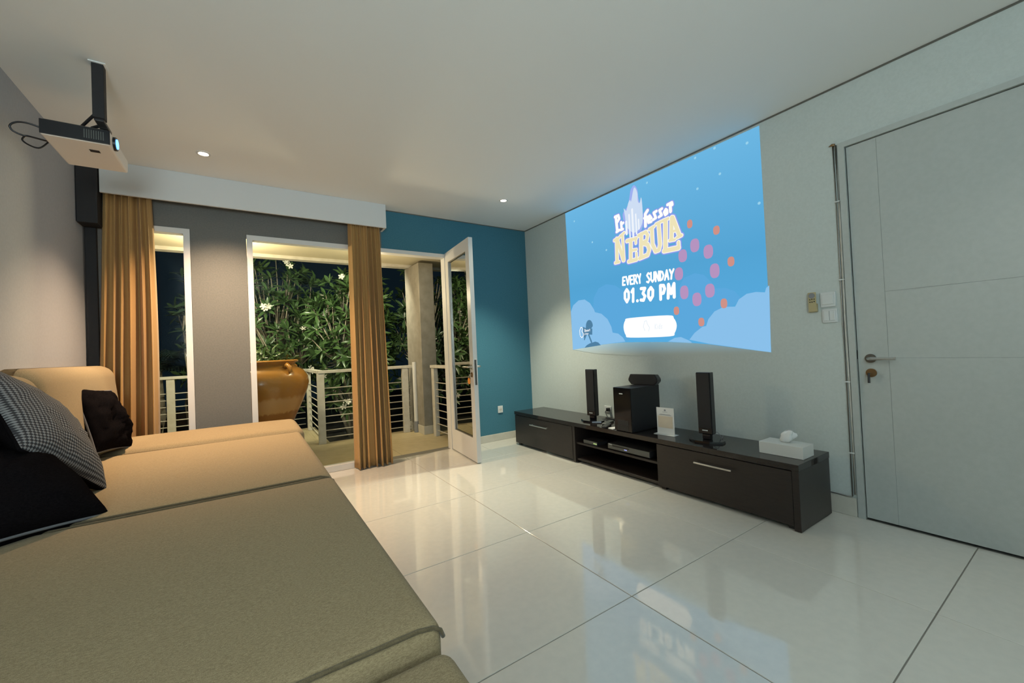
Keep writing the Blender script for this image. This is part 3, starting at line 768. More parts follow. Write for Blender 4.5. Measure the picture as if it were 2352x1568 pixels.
# sign holder
sg = thing('sign_holder', 'white printed card in an upright clear stand beside the subwoofer', 'sign', (2.832, 2.072, Z0), math.radians(4))
obj('base_plate', bbox(-0.035, 0.035, -0.092, 0.092, 0, 0.004, 0.001, 1), M['white_plastic'], sg)
obj('card', bbox(-0.002, 0.002, -0.077, 0.077, 0.0045, 0.218), M['paper'], sg)
obj('printed_panel', bbox(-0.0032, -0.0022, -0.065, 0.065, 0.055, 0.150), M['beige_print'], sg)
bm = bmesh.new()
for z, a in ((0.158, 0.055), (0.163, 0.045), (0.182, 0.022)): bx(bm, -0.0032, -0.0022, -a, a, z, z + 0.0022)
obj('printed_lines', bm, M['print'], sg)
bm = bmesh.new(); tube(bm, [(-0.0022, 0, 0.198), (-0.0032, 0, 0.198)], 0.008, 14)
obj('emblem', bm, M['print'], sg)

# tissue box
tb = thing('tissue_box', 'white rectangular tissue box at the door end of the cabinet', 'tissue box', (0, 0, 0))
obj('box', bbox(2.805, 2.958, 1.092, 1.345, Z0, 0.473, 0.002, 2), M['boxw'], tb)
bm = bmesh.new()
from mathutils import noise as nz_
n1, n2 = 28, 12; g = []
for j in range(n2 + 1):
    v = j / n2; row = []
    fl = math.sin(min(1.0, v * 1.12) * PI * 0.62) ** 0.8 * (1 - 0.55 * max(0, v - 0.8) / 0.2)
    for i in range(n1):
        a = 2*PI*i/n1
        k = 1 + 0.30 * math.sin(a * 5 + v * 2.5) * v + 0.35 * nz_.noise(Vector((math.cos(a)*1.6, math.sin(a)*1.6, v*2.2)))
        rx, ry = 0.010 + 0.016 * fl, 0.022 + 0.017 * fl
        row.append(bm.verts.new((2.885 + rx*math.cos(a)*k, 1.222 - 0.030 * v + ry*math.sin(a)*k, 0.4735 + 0.074 * v + 0.010 * v * math.sin(a*2 + 1))))
    g.append(row)
for j in range(n2):
    for i in range(n1): bm.faces.new((g[j][i], g[j][(i+1) % n1], g[j+1][(i+1) % n1], g[j+1][i]))
bm.faces.new(g[-1]); bm.faces.new(g[0][::-1])
obj('tissue', bm, M['tissue'], tb, True)

# remotes and papers between speaker and subwoofer
def remote(name, label, x, y, rot, L, w_, col, buttons=True):
    t = thing(name, label, 'remote control', (x, y, Z0), rot)
    obj('body', bbox(-L/2, L/2, -w_/2, w_/2, 0, 0.018, 0.005, 3), M[col], t)
    if buttons:
        bm = bmesh.new()
        for i in range(7):
            for j in (-1, 0, 1): bx(bm, -L/2 + 0.02 + i*0.018, -L/2 + 0.029 + i*0.018, j*0.012 - 0.0035, j*0.012 + 0.0035, 0.0181, 0.0195)
        obj('button_pad', bm, M['faceplate'], t)
    return t
remote('remote_control', 'black remote control lying nearest the front edge of the cabinet', 2.745, 2.640, math.radians(28), 0.17, 0.048, 'black')
remote('remote_control', 'grey remote control lying beside the base of the left slim speaker', 2.865, 2.735, math.radians(22), 0.19, 0.05, 'faceplate')
ln = thing('leaflet', 'small white folded leaflet tucked against the subwoofer', 'leaflet', (2.728, 2.535, Z0), math.radians(-8))
obj('page', bbox(-0.04, 0.04, -0.035, 0.035, 0, 0.003, 0.0005, 1), M['paper'], ln)
obj('page', bbox(-0.038, 0.04, -0.034, 0.035, 0.0032, 0.0055, 0.0005, 1), M['paper'], ln)
wr = thing('power_cable', 'black cables curling on the cabinet behind the left slim speaker', 'cable')
obj('cable', loop([(XR-0.047, 3.0, 0.468), (3.09, 2.98, 0.45), (3.06, 2.93, 0.42), (3.02, 2.86, 0.405), (3.04, 2.74, 0.404), (3.08, 2.66, 0.404), (3.075, 2.58, 0.404), (3.068, 2.47, 0.43)], 0.004), M['black'], wr, True)
obj('cable', loop([(2.90, 2.93, 0.405), (2.98, 2.90, 0.404), (3.06, 2.80, 0.404), (3.00, 2.70, 0.404), (3.05, 2.60, 0.404), (3.068, 2.50, 0.41)], 0.003), M['black'], wr, True)
wr2 = thing('speaker_cable', 'thin dark cable rising behind the right slim speaker', 'cable')
obj('cable', loop([(2.90, 1.72, 0.43), (2.93, 1.70, 0.46), (2.96, 1.69, 0.425), (3.0, 1.70, 0.402), (3.10, 1.75, 0.402)], 0.0022), M['print'], wr2, True)

# ================================================================== PROJECTED PICTURE
ART = {'neb': [(0.0357,[(2.792,2.224),(2.8,1.994)]),(0.0345,[(2.786,2.222),(2.719,1.992)]),(0.0288,[(2.715,2.235),(2.711,1.988)]),(0.0276,[(2.823,2.216),(2.761,2.225)]),(0.0265,[(2.746,2.237),(2.692,2.26)]),(0.0265,[(2.825,1.986),(2.773,1.985)]),(0.0368,[(2.614,2.166),(2.626,1.967)]),(0.0322,[(2.663,2.17),(2.547,2.168)]),(0.023,[(2.554,2.164),(2.555,2.122)]),(0.0253,[(2.616,2.064),(2.553,2.059)]),(0.0322,[(2.653,1.963),(2.555,1.964)]),(0.023,[(2.555,2.027),(2.554,1.961)]),(0.038,[(2.487,2.191),(2.501,1.973)]),(0.0311,[(2.52,2.187),(2.434,2.2),(2.414,2.163),(2.428,2.117),(2.482,2.107)]),(0.0345,[(2.475,2.102),(2.42,2.078),(2.404,2.027),(2.426,1.98),(2.519,1.968)]),(0.0345,[(2.366,2.207),(2.366,2.065),(2.337,1.995),(2.301,1.998),(2.285,2.045),(2.29,2.232)]),(0.0253,[(2.395,2.213),(2.34,2.226)]),(0.0253,[(2.319,2.24),(2.263,2.249)]),(0.0391,[(2.217,2.244),(2.232,1.988)]),(0.0265,[(2.247,2.25),(2.189,2.255)]),(0.0368,[(2.247,1.977),(2.102,1.971)]),(0.0276,[(2.099,2.019),(2.099,1.97)]),(0.0345,[(2.152,2.253),(2.166,2.065)]),(0.0345,[(2.143,2.25),(2.087,2.075)]),(0.023,[(2.156,2.128),(2.108,2.129)]),(0.0242,[(2.185,2.056),(2.133,2.052)]),(0.0242,[(2.112,2.062),(2.066,2.072)])],'pr': [(0.0299,[(2.788,2.448),(2.777,2.298)]),(0.0253,[(2.8,2.452),(2.755,2.454),(2.745,2.417),(2.78,2.383)]),(0.0242,[(2.788,2.295),(2.752,2.304)]),(0.0253,[(2.724,2.374),(2.721,2.301)]),(0.0219,[(2.721,2.354),(2.696,2.362)]),(0.0196,[(2.737,2.3),(2.703,2.3)]),(0.0288,[(2.434,2.255),(2.429,2.37),(2.403,2.394)]),(0.0219,[(2.443,2.334),(2.405,2.334)]),(0.023,[(2.403,2.307),(2.365,2.31),(2.384,2.339),(2.405,2.311),(2.398,2.28),(2.367,2.279)]),(0.0219,[(2.305,2.358),(2.336,2.353),(2.324,2.321),(2.316,2.298),(2.346,2.29)]),(0.0219,[(2.247,2.362),(2.273,2.356),(2.262,2.324),(2.253,2.305),(2.283,2.297)]),(0.0219,[(2.209,2.344),(2.226,2.325),(2.215,2.296),(2.196,2.304),(2.197,2.332),(2.209,2.344)]),(0.0265,[(2.161,2.376),(2.161,2.31)]),(0.023,[(2.188,2.379),(2.145,2.384),(2.141,2.364)])],'every': [(2.753,1.734),(2.5,1.72),(2.511,1.825),(2.746,1.83)],'sunday': [(2.461,1.711),(2.158,1.703),(2.152,1.804),(2.458,1.819)],'t0130': [(2.744,1.555),(2.376,1.537),(2.364,1.681),(2.74,1.709)],'pm': [(2.326,1.531),(2.152,1.533),(2.144,1.681),(2.322,1.686)],'pill': [(2.759,1.317),(2.735,1.384),(2.676,1.405),(2.243,1.392),(2.182,1.359),(2.158,1.296),(2.182,1.23),(2.238,1.201),(2.678,1.211),(2.735,1.238)],'dots': [(1.985,2.148,0.025,0.036,0),(1.758,2.033,0.027,0.036,0),(1.95,1.956,0.041,0.057,1),(1.835,1.877,0.041,0.057,1),(2.066,1.893,0.041,0.055,1),(1.656,1.759,0.027,0.038,0),(2.112,1.744,0.041,0.056,1),(1.79,1.711,0.04,0.059,1),(2.069,1.575,0.04,0.059,1),(1.839,1.557,0.041,0.057,1),(1.956,1.5,0.041,0.057,1),(1.729,1.439,0.027,0.039,0),(2.154,1.424,0.027,0.037,0),(1.927,1.306,0.027,0.036,0)],'cloudL': [(3.531,1.109),(3.534,1.557),(3.49,1.624),(3.396,1.67),(3.297,1.668),(3.216,1.618),(3.162,1.545),(3.146,1.51),(3.052,1.484),(2.969,1.419),(2.921,1.335),(2.908,1.274),(2.833,1.259),(2.775,1.217),(2.745,1.174),(3.096,1.154)],'cloudR': [(2.044,1.163),(1.993,1.219),(1.921,1.266),(1.887,1.27),(1.865,1.325),(1.81,1.383),(1.733,1.412),(1.643,1.404),(1.611,1.457),(1.552,1.491),(1.486,1.496),(1.423,1.484),(1.413,1.516),(1.392,1.53),(1.405,1.044),(1.62,1.08),(1.863,1.121)],'cloudR2': [(2.256,1.155),(2.185,1.186),(2.124,1.19),(2.053,1.159),(2.025,1.142),(2.025,1.134)],'hazeL': [(3.173,1.554),(3.154,1.67),(3.079,1.759),(2.967,1.788),(2.842,1.755),(2.727,1.676),(2.675,1.577),(2.661,1.484),(2.7,1.172),(2.921,1.181),(3.142,1.501)],'hazeR': [(2.114,1.629),(2.065,1.701),(1.964,1.723),(1.884,1.695),(1.822,1.622),(1.806,1.569),(1.712,1.561),(1.642,1.527),(1.599,1.468),(1.624,1.435),(1.852,1.312),(2.053,1.156),(2.168,1.202)],'bg': [],'outline': [(3.555,2.741),(1.4,2.708),(1.4,1.899),(1.404,1.044),(1.509,1.06),(1.678,1.087),(1.863,1.117),(2.04,1.136),(2.249,1.151),(2.534,1.161),(2.759,1.167),(2.943,1.161),(3.119,1.15),(3.334,1.127),(3.531,1.109)],'hill': [(3.531,1.109),(3.334,1.127),(3.119,1.15),(2.943,1.161),(2.759,1.167),(2.534,1.161),(2.249,1.151),(2.04,1.136),(1.863,1.117),(1.678,1.087),(1.509,1.06),(1.402,1.043),(1.565,1.032),(2.003,1.024),(2.652,1.03),(3.171,1.06)],'mound': [(3.334,1.127),(3.295,1.156),(3.246,1.174),(3.162,1.19),(3.117,1.178),(3.085,1.149)],'stem': [(0.02,[(3.221,1.187),(3.273,1.3)]),(0.012,[(3.332,1.217),(3.297,1.31)])],'crown': [(3.302,1.345),(3.291,1.395),(3.264,1.428),(3.228,1.431),(3.199,1.405),(3.19,1.363),(3.218,1.331),(3.208,1.279),(3.239,1.273),(3.273,1.3),(3.33,1.355)],'leafy': [(3.347,1.365),(3.294,1.344),(3.199,1.335),(3.204,1.267),(3.287,1.275),(3.323,1.217),(3.344,1.261)],'bmark': [(3.398,1.272),(3.4,1.325),(3.38,1.359),(3.36,1.357),(3.349,1.339),(3.363,1.314),(3.342,1.287),(3.344,1.261),(3.37,1.241),(3.394,1.263)],'boost': [(3.321,1.306),(3.234,1.31),(3.232,1.335),(3.319,1.336)],'play': [(3.324,1.274),(3.263,1.277),(3.261,1.294),(3.322,1.294)],'pillb': [(2.5,1.27),(2.516,1.307),(2.5,1.358),(2.477,1.363),(2.47,1.333),(2.446,1.295),(2.457,1.263)],'kids': [(2.388,1.277),(2.305,1.279),(2.303,1.323),(2.385,1.324)],'oo': [(2.671,2.413),(2.681,2.502),(2.652,2.469),(2.625,2.533),(2.6,2.561),(2.586,2.545),(2.545,2.662),(2.509,2.602),(2.507,2.518),(2.487,2.494),(2.466,2.54),(2.458,2.432),(2.462,2.316),(2.494,2.254),(2.531,2.235),(2.576,2.229),(2.619,2.265),(2.661,2.319)],'flame': [(2.634,2.512),(2.606,2.587),(2.587,2.653),(2.544,2.686),(2.507,2.631),(2.501,2.552),(2.481,2.474),(2.453,2.348),(2.465,2.264),(2.504,2.21),(2.578,2.194),(2.65,2.249),(2.676,2.329),(2.7,2.447)],'eyeL': [(2.613,2.481),(2.593,2.438),(2.597,2.379),(2.621,2.35),(2.637,2.391),(2.634,2.451)],'stars': [(1.49,2.619),(1.738,2.69),(1.906,2.682),(1.9,2.42),(1.706,2.47),(1.429,2.144),(3.136,2.275),(3.405,2.583),(2.939,2.144),(2.394,2.654)]}
pic = thing('projected_picture', 'bright blue projected picture advertising a Sunday show on the pale wall', 'projection')
XS = XR - 0.0012
E = {}
def pe(name, col, s=1.0):
    if name not in E: E[name] = emit('light_' + name, col, s)
    return E[name]
def flat(bm, pts, lay):
    x = XS - lay * 0.0005
    f = bm.faces.new([bm.verts.new((x, y, min(z, H - 0.014))) for y, z in pts]); return f
def stroke(bm, pts, wd, lay):
    x = XS - lay * 0.0005
    for i in range(len(pts) - 1):
        a, b = Vector(pts[i]), Vector(pts[i+1]); dd = (b - a)
        if dd.length < 1e-6: continue
        nn = Vector((-dd.y, dd.x)).normalized() * wd / 2
        q = [a + nn, b + nn, b - nn, a - nn]
        bm.faces.new([bm.verts.new((x, p.x, p.y)) for p in q])
    for p in pts:
        bm.faces.new([bm.verts.new((x, p[0] + wd/2*math.cos(2*PI*k/14), p[1] + wd/2*math.sin(2*PI*k/14))) for k in range(14)])
def pobj(name, bm, mt):
    me = bpy.data.meshes.new(name); bm.to_mesh(me); bm.free(); me.materials.append(mt)
    o = bpy.data.objects.new(name, me); C.objects.link(o); o.parent = pic; return o
# backdrop with soft vertical and sideways change of blue (it is the picture itself)
mt, n, l, p = new_mat('light_backdrop')
tc = n.new('ShaderNodeTexCoord'); sx = n.new('ShaderNodeSeparateXYZ'); l.new(tc.outputs['Object'], sx.inputs[0])
mr = n.new('ShaderNodeMapRange'); mr.inputs['From Min'].default_value = 1.1; mr.inputs['From Max'].default_value = 2.7
l.new(sx.outputs[2], mr.inputs['Value'])
r = n.new('ShaderNodeValToRGB'); e = r.color_ramp.elements
e[0].position = 0; e[0].color = (*srgb(88, 172, 225), 1); e[1].position = 1.0; e[1].color = (*srgb(108, 182, 226), 1)
x = e.new(0.45); x.color = (*srgb(84, 164, 212), 1)
l.new(mr.outputs[0], r.inputs['Fac']); l.new(r.outputs['Color'], p.inputs['Emission Color'])
p.inputs['Emission Strength'].default_value = 1.0; p.inputs['Base Color'].default_value = (0, 0, 0, 1); p.inputs['Specular IOR Level'].default_value = 0
bm = bmesh.new(); flat(bm, ART['outline'], 0); pobj('backdrop', bm, mt)
mt, n, l, p = new_mat('light_hill')
tc = n.new('ShaderNodeTexCoord'); sx = n.new('ShaderNodeSeparateXYZ'); l.new(tc.outputs['Object'], sx.inputs[0])
mr = n.new('ShaderNodeMapRange'); mr.inputs['From Min'].default_value = 1.045; mr.inputs['From Max'].default_value = 1.165
l.new(sx.outputs[2], mr.inputs['Value'])
r = n.new('ShaderNodeValToRGB'); e = r.color_ramp.elements
e[0].position = 0.0; e[0].color = (0, 0, 0, 1); e[1].position = 1.0; e[1].color = (0.01, 0.15, 0.27, 1)
l.new(mr.outputs[0], r.inputs['Fac']); l.new(r.outputs['Color'], p.inputs['Emission Color']); p.inputs['Emission Strength'].default_value = 1.0
p.inputs['Base Color'].default_value = (0.53, 0.58, 0.56, 1); p.inputs['Roughness'].default_value = 0.9; p.inputs['Specular IOR Level'].default_value = 0.2
bm = bmesh.new(); flat(bm, ART['hill'], 1); pobj('dark_hill', bm, mt)
bm = bmesh.new(); flat(bm, ART['hazeL'], 1); pobj('faint_cloud', bm, pe('haze', srgb(92, 168, 220)))
bm = bmesh.new(); flat(bm, ART['hazeR'], 1); pobj('faint_cloud', bm, pe('haze', srgb(92, 168, 220)))
for k in ('cloudL', 'cloudR', 'cloudR2'):
    bm = bmesh.new(); flat(bm, ART[k], 2); pobj('cloud', bm, pe('cloud', srgb(138, 192, 234)))
for (y, z, ry, rz, k) in ART['dots']:
    bm = bmesh.new()
    flat(bm, [(y + ry * math.copysign(abs(math.cos(2*PI*i/24))**0.8, math.cos(2*PI*i/24)), z + rz * math.copysign(abs(math.sin(2*PI*i/24))**0.8, math.sin(2*PI*i/24))) for i in range(24)], 3)
    pobj('dot', bm, pe('pink', srgb(182, 148, 192)) if k else pe('orange', srgb(206, 146, 136)))
for (y, z) in ART['stars']:
    bm = bmesh.new(); rr = 0.011
    flat(bm, [(y + rr*math.cos(2*PI*i/10), z + rr*math.sin(2*PI*i/10)) for i in range(10)], 2); pobj('star', bm, pe('star', srgb(150, 208, 235)))
def crv(pts, n_=4):
    P_ = [Vector(p) for p in pts]; N_ = len(P_); out = []
    for i in range(N_):
        p0, p1, p2, p3 = P_[i-1], P_[i], P_[(i+1) % N_], P_[(i+2) % N_]
        for k in range(n_):
            t = k / n_; out.append(0.5 * ((2*p1) + (-p0+p2)*t + (2*p0-5*p1+4*p2-p3)*t*t + (-p0+3*p1-3*p2+p3)*t**3))
    return [(v.x, v.y) for v in out]
bm = bmesh.new(); flat(bm, crv(ART['flame']), 3); pobj('violet_plume', bm, pe('violet', srgb(158, 176, 240)))
# lettering with its halo
for name, lay, extra, col in (('title_halo', 3.4, 0.030, pe('halo', srgb(142, 158, 236))), ('title_edge', 4.2, 0.010, pe('edge', srgb(250, 250, 240)))):
    bm = bmesh.new()
    for wd, pts in ART['neb']: stroke(bm, pts, wd * 1.12 + extra, lay)
    for wd, pts in ART['pr']: stroke(bm, pts, wd * 0.86 + extra * 0.9, lay)
    pobj(name, bm, col)
bm = bmesh.new()
for wd, pts in ART['neb']: stroke(bm, pts, wd * 1.12 - 0.004, 5)
pobj('title_letters', bm, pe('gold', srgb(238, 228, 186)))
for sl in (ART['pr'][:6], ART['pr'][6:]):
    bm = bmesh.new()
    for wd, pts in sl: stroke(bm, pts, wd * 0.80, 5)
    pobj('title_letters', bm, pe('title_white', (1, 1, 1), 1.1))
bm = bmesh.new(); flat(bm, crv(ART['oo']), 4); pobj('blurred_letter', bm, pe('pale', srgb(206, 222, 244)))
for dy, w_, z0_, z1_ in ((0.075, 0.026, 2.24, 2.36), (0.035, 0.016, 2.20, 2.42), (-0.005, 0.022, 2.19, 2.46), (-0.045, 0.016, 2.21, 2.40), (-0.075, 0.016, 2.25, 2.34)):
    bm = bmesh.new(); stroke(bm, [(2.585 + dy, z0_), (2.585 + dy, z1_)], w_, 5); pobj('blur_streak', bm, pe('streak', srgb(240, 245, 252)))
FONT = {
 'E': (0.8, [[(0.9,1),(0.05,1),(0.05,0),(0.9,0)], [(0.05,0.52),(0.75,0.52)]]),
 'V': (0.9, [[(0,1),(0.5,0),(1,1)]]),
 'R': (0.9, [[(0.05,0),(0.05,1),(0.65,0.98),(0.9,0.78),(0.65,0.5),(0.05,0.45)], [(0.45,0.45),(0.95,0)]]),
 'Y': (0.9, [[(0,1),(0.5,0.5),(1,1)], [(0.5,0.5),(0.42,0)]]),
 'S': (0.85, [[(0.92,0.9),(0.5,1),(0.1,0.78),(0.5,0.53),(0.9,0.27),(0.5,0),(0.05,0.1)]]),
 'U': (0.9, [[(0.03,1),(0.05,0.25),(0.45,0),(0.9,0.25),(0.95,1)]]),
 'N': (0.9, [[(0.05,0),(0.05,1),(0.92,0.02),(0.95,1)]]),
 'D': (0.9, [[(0.05,0.02),(0.05,0.98),(0.6,0.9),(0.95,0.5),(0.6,0.1),(0.05,0.02)]]),
 'A': (0.9, [[(0,0),(0.5,1),(1,0)], [(0.22,0.35),(0.8,0.35)]]),
 '0': (0.9, [[(0.5,1),(0.1,0.75),(0.08,0.3),(0.5,0),(0.9,0.3),(0.9,0.75),(0.5,1)]]),
 '1': (0.55, [[(0.1,0.78),(0.6,1),(0.55,0)]]),
 '.': (0.3, [[(0.4,0.02),(0.45,0.02)]]),
 '3': (0.85, [[(0.05,0.98),(0.85,0.98),(0.45,0.58),(0.9,0.35),(0.6,0.02),(0.05,0.06)]]),
 'P': (0.85, [[(0.05,0),(0.05,1),(0.7,0.97),(0.92,0.72),(0.65,0.42),(0.08,0.4)]]),
 'M': (1.1, [[(0.02,0),(0.08,1),(0.5,0.3),(0.92,1),(0.98,0)]]),
 'B': (0.9, [[(0.05,0),(0.05,1),(0.6,0.95),(0.8,0.75),(0.55,0.53),(0.05,0.52)], [(0.55,0.53),(0.92,0.28),(0.6,0.02),(0.05,0)]]),
 'o': (0.75, [[(0.5,0.62),(0.1,0.45),(0.1,0.15),(0.5,0),(0.9,0.15),(0.9,0.45),(0.5,0.62)]]),
 's': (0.7, [[(0.9,0.58),(0.4,0.62),(0.15,0.45),(0.8,0.2),(0.5,0),(0.05,0.05)]]),
 't': (0.6, [[(0.4,0.95),(0.45,0.1),(0.8,0.02)], [(0.05,0.62),(0.85,0.62)]]),
 'p': (0.75, [[(0.1,-0.35),(0.1,0.6),(0.6,0.6),(0.9,0.3),(0.6,0.02),(0.1,0.05)]]),
 'l': (0.35, [[(0.4,1),(0.4,0)]]),
 'a': (0.75, [[(0.15,0.55),(0.7,0.62),(0.85,0.4),(0.88,0.0),(0.3,0.0),(0.1,0.2),(0.85,0.35)]]),
 'y': (0.75, [[(0.05,0.62),(0.5,0.05)], [(0.95,0.62),(0.25,-0.35)]]),
 'K': (0.85, [[(0.08,0),(0.08,1)], [(0.9,1),(0.12,0.45),(0.9,0)]]),
 'i': (0.3, [[(0.4,0.6),(0.4,0)], [(0.4,0.88),(0.4,0.9)]]),
 'd': (0.75, [[(0.85,1),(0.85,0),(0.3,0.02),(0.1,0.3),(0.35,0.6),(0.85,0.55)]]),
}
def text(bm, s, quad, wd, lay, gap=0.28):
    bl, br_, tr_, tl = [Vector(q) for q in quad]     # bottom-left, bottom-right, top-right, top-left as seen
    tot = sum(FONT[c][0] for c in s) + gap * (len(s) - 1); u = 0
    for c in s:
        wdt, st_ = FONT[c]
        for pl in st_:
            pts = []
            for (a, b) in pl:
                uu = (u + a * wdt) / tot
                q = (bl * (1-uu) + br_ * uu) * (1-b) + (tl * (1-uu) + tr_ * uu) * b
                pts.append((q.x, q.y))
            stroke(bm, pts, wd, lay)
        u += wdt + gap
def inset(q, dx, dz):
    bl, br_, tr_, tl = q
    return [(bl[0]-dx, bl[1]+dz), (br_[0]+dx, br_[1]+dz), (tr_[0]+dx, tr_[1]-dz), (tl[0]-dx, tl[1]-dz)]
WH = pe('white', (1, 1, 1), 1.05)
bm = bmesh.new(); text(bm, 'EVERY', inset(ART['every'], 0.009, 0.010), 0.019, 4); pobj('lettering', bm, WH)
bm = bmesh.new(); text(bm, 'SUNDAY', inset(ART['sunday'], 0.009, 0.010), 0.019, 4); pobj('lettering', bm, WH)
bm = bmesh.new(); text(bm, '01.30', inset(ART['t0130'], 0.015, 0.015), 0.031, 4, 0.42); pobj('lettering', bm, WH)
bm = bmesh.new(); text(bm, 'PM', inset(ART['pm'], 0.015, 0.015), 0.031, 4, 0.5); pobj('lettering', bm, WH)
bm = bmesh.new(); flat(bm, crv(ART['pill']), 4); pobj('white_button', bm, WH)
GP = pe('greyprint', srgb(232, 240, 246))
bm = bmesh.new(); stroke(bm, ART['pillb'], 0.008, 5); text(bm, 'Kids', ART['kids'], 0.006, 5); pobj('faint_lettering', bm, GP)
DK = pe('slate', srgb(80, 128, 162))
bm = bmesh.new(); flat(bm, ART['mound'], 3)
for wd, pts in ART['stem']: stroke(bm, pts, wd, 3)
flat(bm, crv(ART['crown']), 3); flat(bm, ART['leafy'], 3)
pobj('sprout_silhouette', bm, DK)
bm = bmesh.new(); stroke(bm, ART['bmark'], 0.008, 4)
text(bm, 'Boost', ART['boost'], 0.005, 4); text(bm, 'play', ART['play'], 0.004, 4)
pobj('logo', bm, WH)

# ================================================================== TERRACE
TO = 5.95
terr = sroot('floor_terrace', 'sandy tiled terrace floor outside the windows')
bm = bmesh.new(); bx(bm, -2.6, 3.4, YF + 0.10, TO, -0.12, -0.004); bx(bm, -2.6, 0.90, TO, 7.42, -0.12, -0.004)
obj('slab', bm, M['grout'], terr)
for i in range(-7, 2):
    for j in range(5, 9):
        xa, xb = X0T + i*TX, X0T + (i+1)*TX
        ya, yb = max(YF + 0.04, Y0T + j*TY), Y0T + (j+1)*TY
        for (x0, x1, y0, y1) in ((-2.6, 3.4, YF + 0.04, TO), (-2.6, 0.90, TO, 7.42)):
            a, b, c_, d_ = max(xa, x0), min(xb, x1), max(ya, y0), min(yb, y1)
            if b - a > 0.03 and d_ - c_ > 0.03: add_tile(a + G, b - G, c_ + G, d_ - G, M['tile_out'], terr, -0.001)
bm = bmesh.new(); bx(bm, -2.6, 3.4, YF + T + 0.001, 5.85, 2.475, 2.60)
struct('ceiling_terrace', bm, M['cream'], label='cream soffit over the terrace')
bm = bmesh.new(); bx(bm, -2.6, 3.4, 5.85, 5.97, 2.435, 2.60)
struct('trim_3', bm, M['rail'], label='grey beam along the outer edge of the terrace soffit')
co = sroot('column_terrace', 'rough plastered square column at the terrace edge')
obj('shaft', bbox(2.050, 2.27, 5.435, 6.02, 0.0, 2.434, 0.004, 1), M['column'], co)
obj('column_skirting', bbox(2.040, 2.28, 5.425, 6.03, 0.0005, 0.115, 0.002, 1), M['skirting'], co)
struct('trim_4', bbox(2.078, 2.16, YF + T + 0.001, YF + T + 0.02, 0.0, 0.10), M['skirting'])

def railing(label, x0, y0, x1, y1, posts, zb=0.08, sp=0.0935, nb=8, top=0.975, group=None):
    L = math.hypot(x1-x0, y1-y0); ang = math.atan2(y1-y0, x1-x0)
    t = thing('balcony_railing', label, 'railing', (x0, y0, 0), ang)
    obj('top_rail', bbox(-0.03, L+0.03, -0.04, 0.04, top - 0.04, top, 0.003, 1), M['rail'], t)
    bar = None
    for k in range(nb):
        if bar is None:
            bm = bmesh.new(); tube(bm, [(0, 0, 0), (L, 0, 0)], 0.0065, 8); bar = obj('rail_bar', bm, M['rail'], t, True)
        else:
            b2 = bpy.data.objects.new('rail_bar', bar.data); C.objects.link(b2); b2.parent = t; bar2 = b2
            b2.location = (0, 0, zb + k*sp)
    bar.location = (0, 0, zb)
    post = None
    for p_ in posts:
        o = obj('post', bbox(-0.045, 0.045, -0.03, 0.03, 0.0, top - 0.0405, 0.003, 1), M['rail'], t) if post is None else bpy.data.objects.new('post', post.data)
        if post is not None: C.objects.link(o); o.parent = t
        else: post = o
        o.location = (p_, 0, 0)
    return t
railing('white railing running out from the terrace corner post', 0.80, 5.98, 0.80, 7.20, [1.18])
railing('white railing across the terrace seen behind the right curtain', 0.80, 5.88, 2.0, 5.80, [0.0, 1.12])
railing('white railing at the outer end of the terrace seen through the narrow window', -2.45, 7.34, 0.76, 7.34, [0.4, 1.54, 2.6])
railing('short white railing beside the column next to the open door', 2.15, 4.74, 2.15, 5.27, [0.0, 0.50])
pp = thing('drain_pipe', 'white rounded pipe standing between the railing and the column', 'pipe', (2.03, 5.70, 0))
bm = bmesh.new(); tube(bm, [(0, 0, 0.16), (0, 0, 1.02)], 0.030, 16); autosmooth(obj('pipe', bm, M['white_paint'], pp))
bm = bmesh.new(); tube(bm, [(0, 0, 0.0), (0, 0, 0.16)], 0.036, 16); autosmooth(obj('socket_end', bm, M['print'], pp))

# big glazed jar
jr = thing('ceramic_jar', 'huge brown glazed jar standing on the terrace behind the big window', 'jar', (0.12, 5.32, 0))
bm = bmesh.new()
prof = [(0.19, 0.0), (0.20, 0.03), (0.23, 0.20), (0.30, 0.42), (0.40, 0.64), (0.462, 0.80), (0.480, 0.88), (0.470, 0.95), (0.425, 1.02), (0.350, 1.065), (0.330, 1.085), (0.345, 1.105), (0.372, 1.118), (0.378, 1.130), (0.365, 1.142), (0.335, 1.138), (0.315, 1.11), (0.31, 1.03)]
lathe(bm, prof, n=64, closed_top=False); jo = autosmooth(obj('vessel', bm, M['jar'], jr), 60)
bm = bmesh.new(); lathe(bm, [(0.31, 1.02), (0.05, 1.03)], n=40, closed_bottom=False); obj('soil', bm, M['soil'], jr)
for a in (-0.95, -2.5, 0.6, 2.1):
    bm = bmesh.new(); c_, s_ = math.cos(a), math.sin(a)
    tube(bm, [(0.372*c_, 0.372*s_, 1.058), (0.405*c_, 0.405*s_, 1.085), (0.440*c_, 0.440*s_, 1.062), (0.452*c_, 0.452*s_, 1.008)], [0.024, 0.026, 0.024, 0.020], 12)
    obj('lug_handle', bm, M['jar'], jr, True)

# garden ground
bm = bmesh.new(); bx(bm, -9, 9, YF + 0.3, 16, -0.5, -0.30)
struct('ground', bm, M['soil'], label='dark garden ground below the terrace')

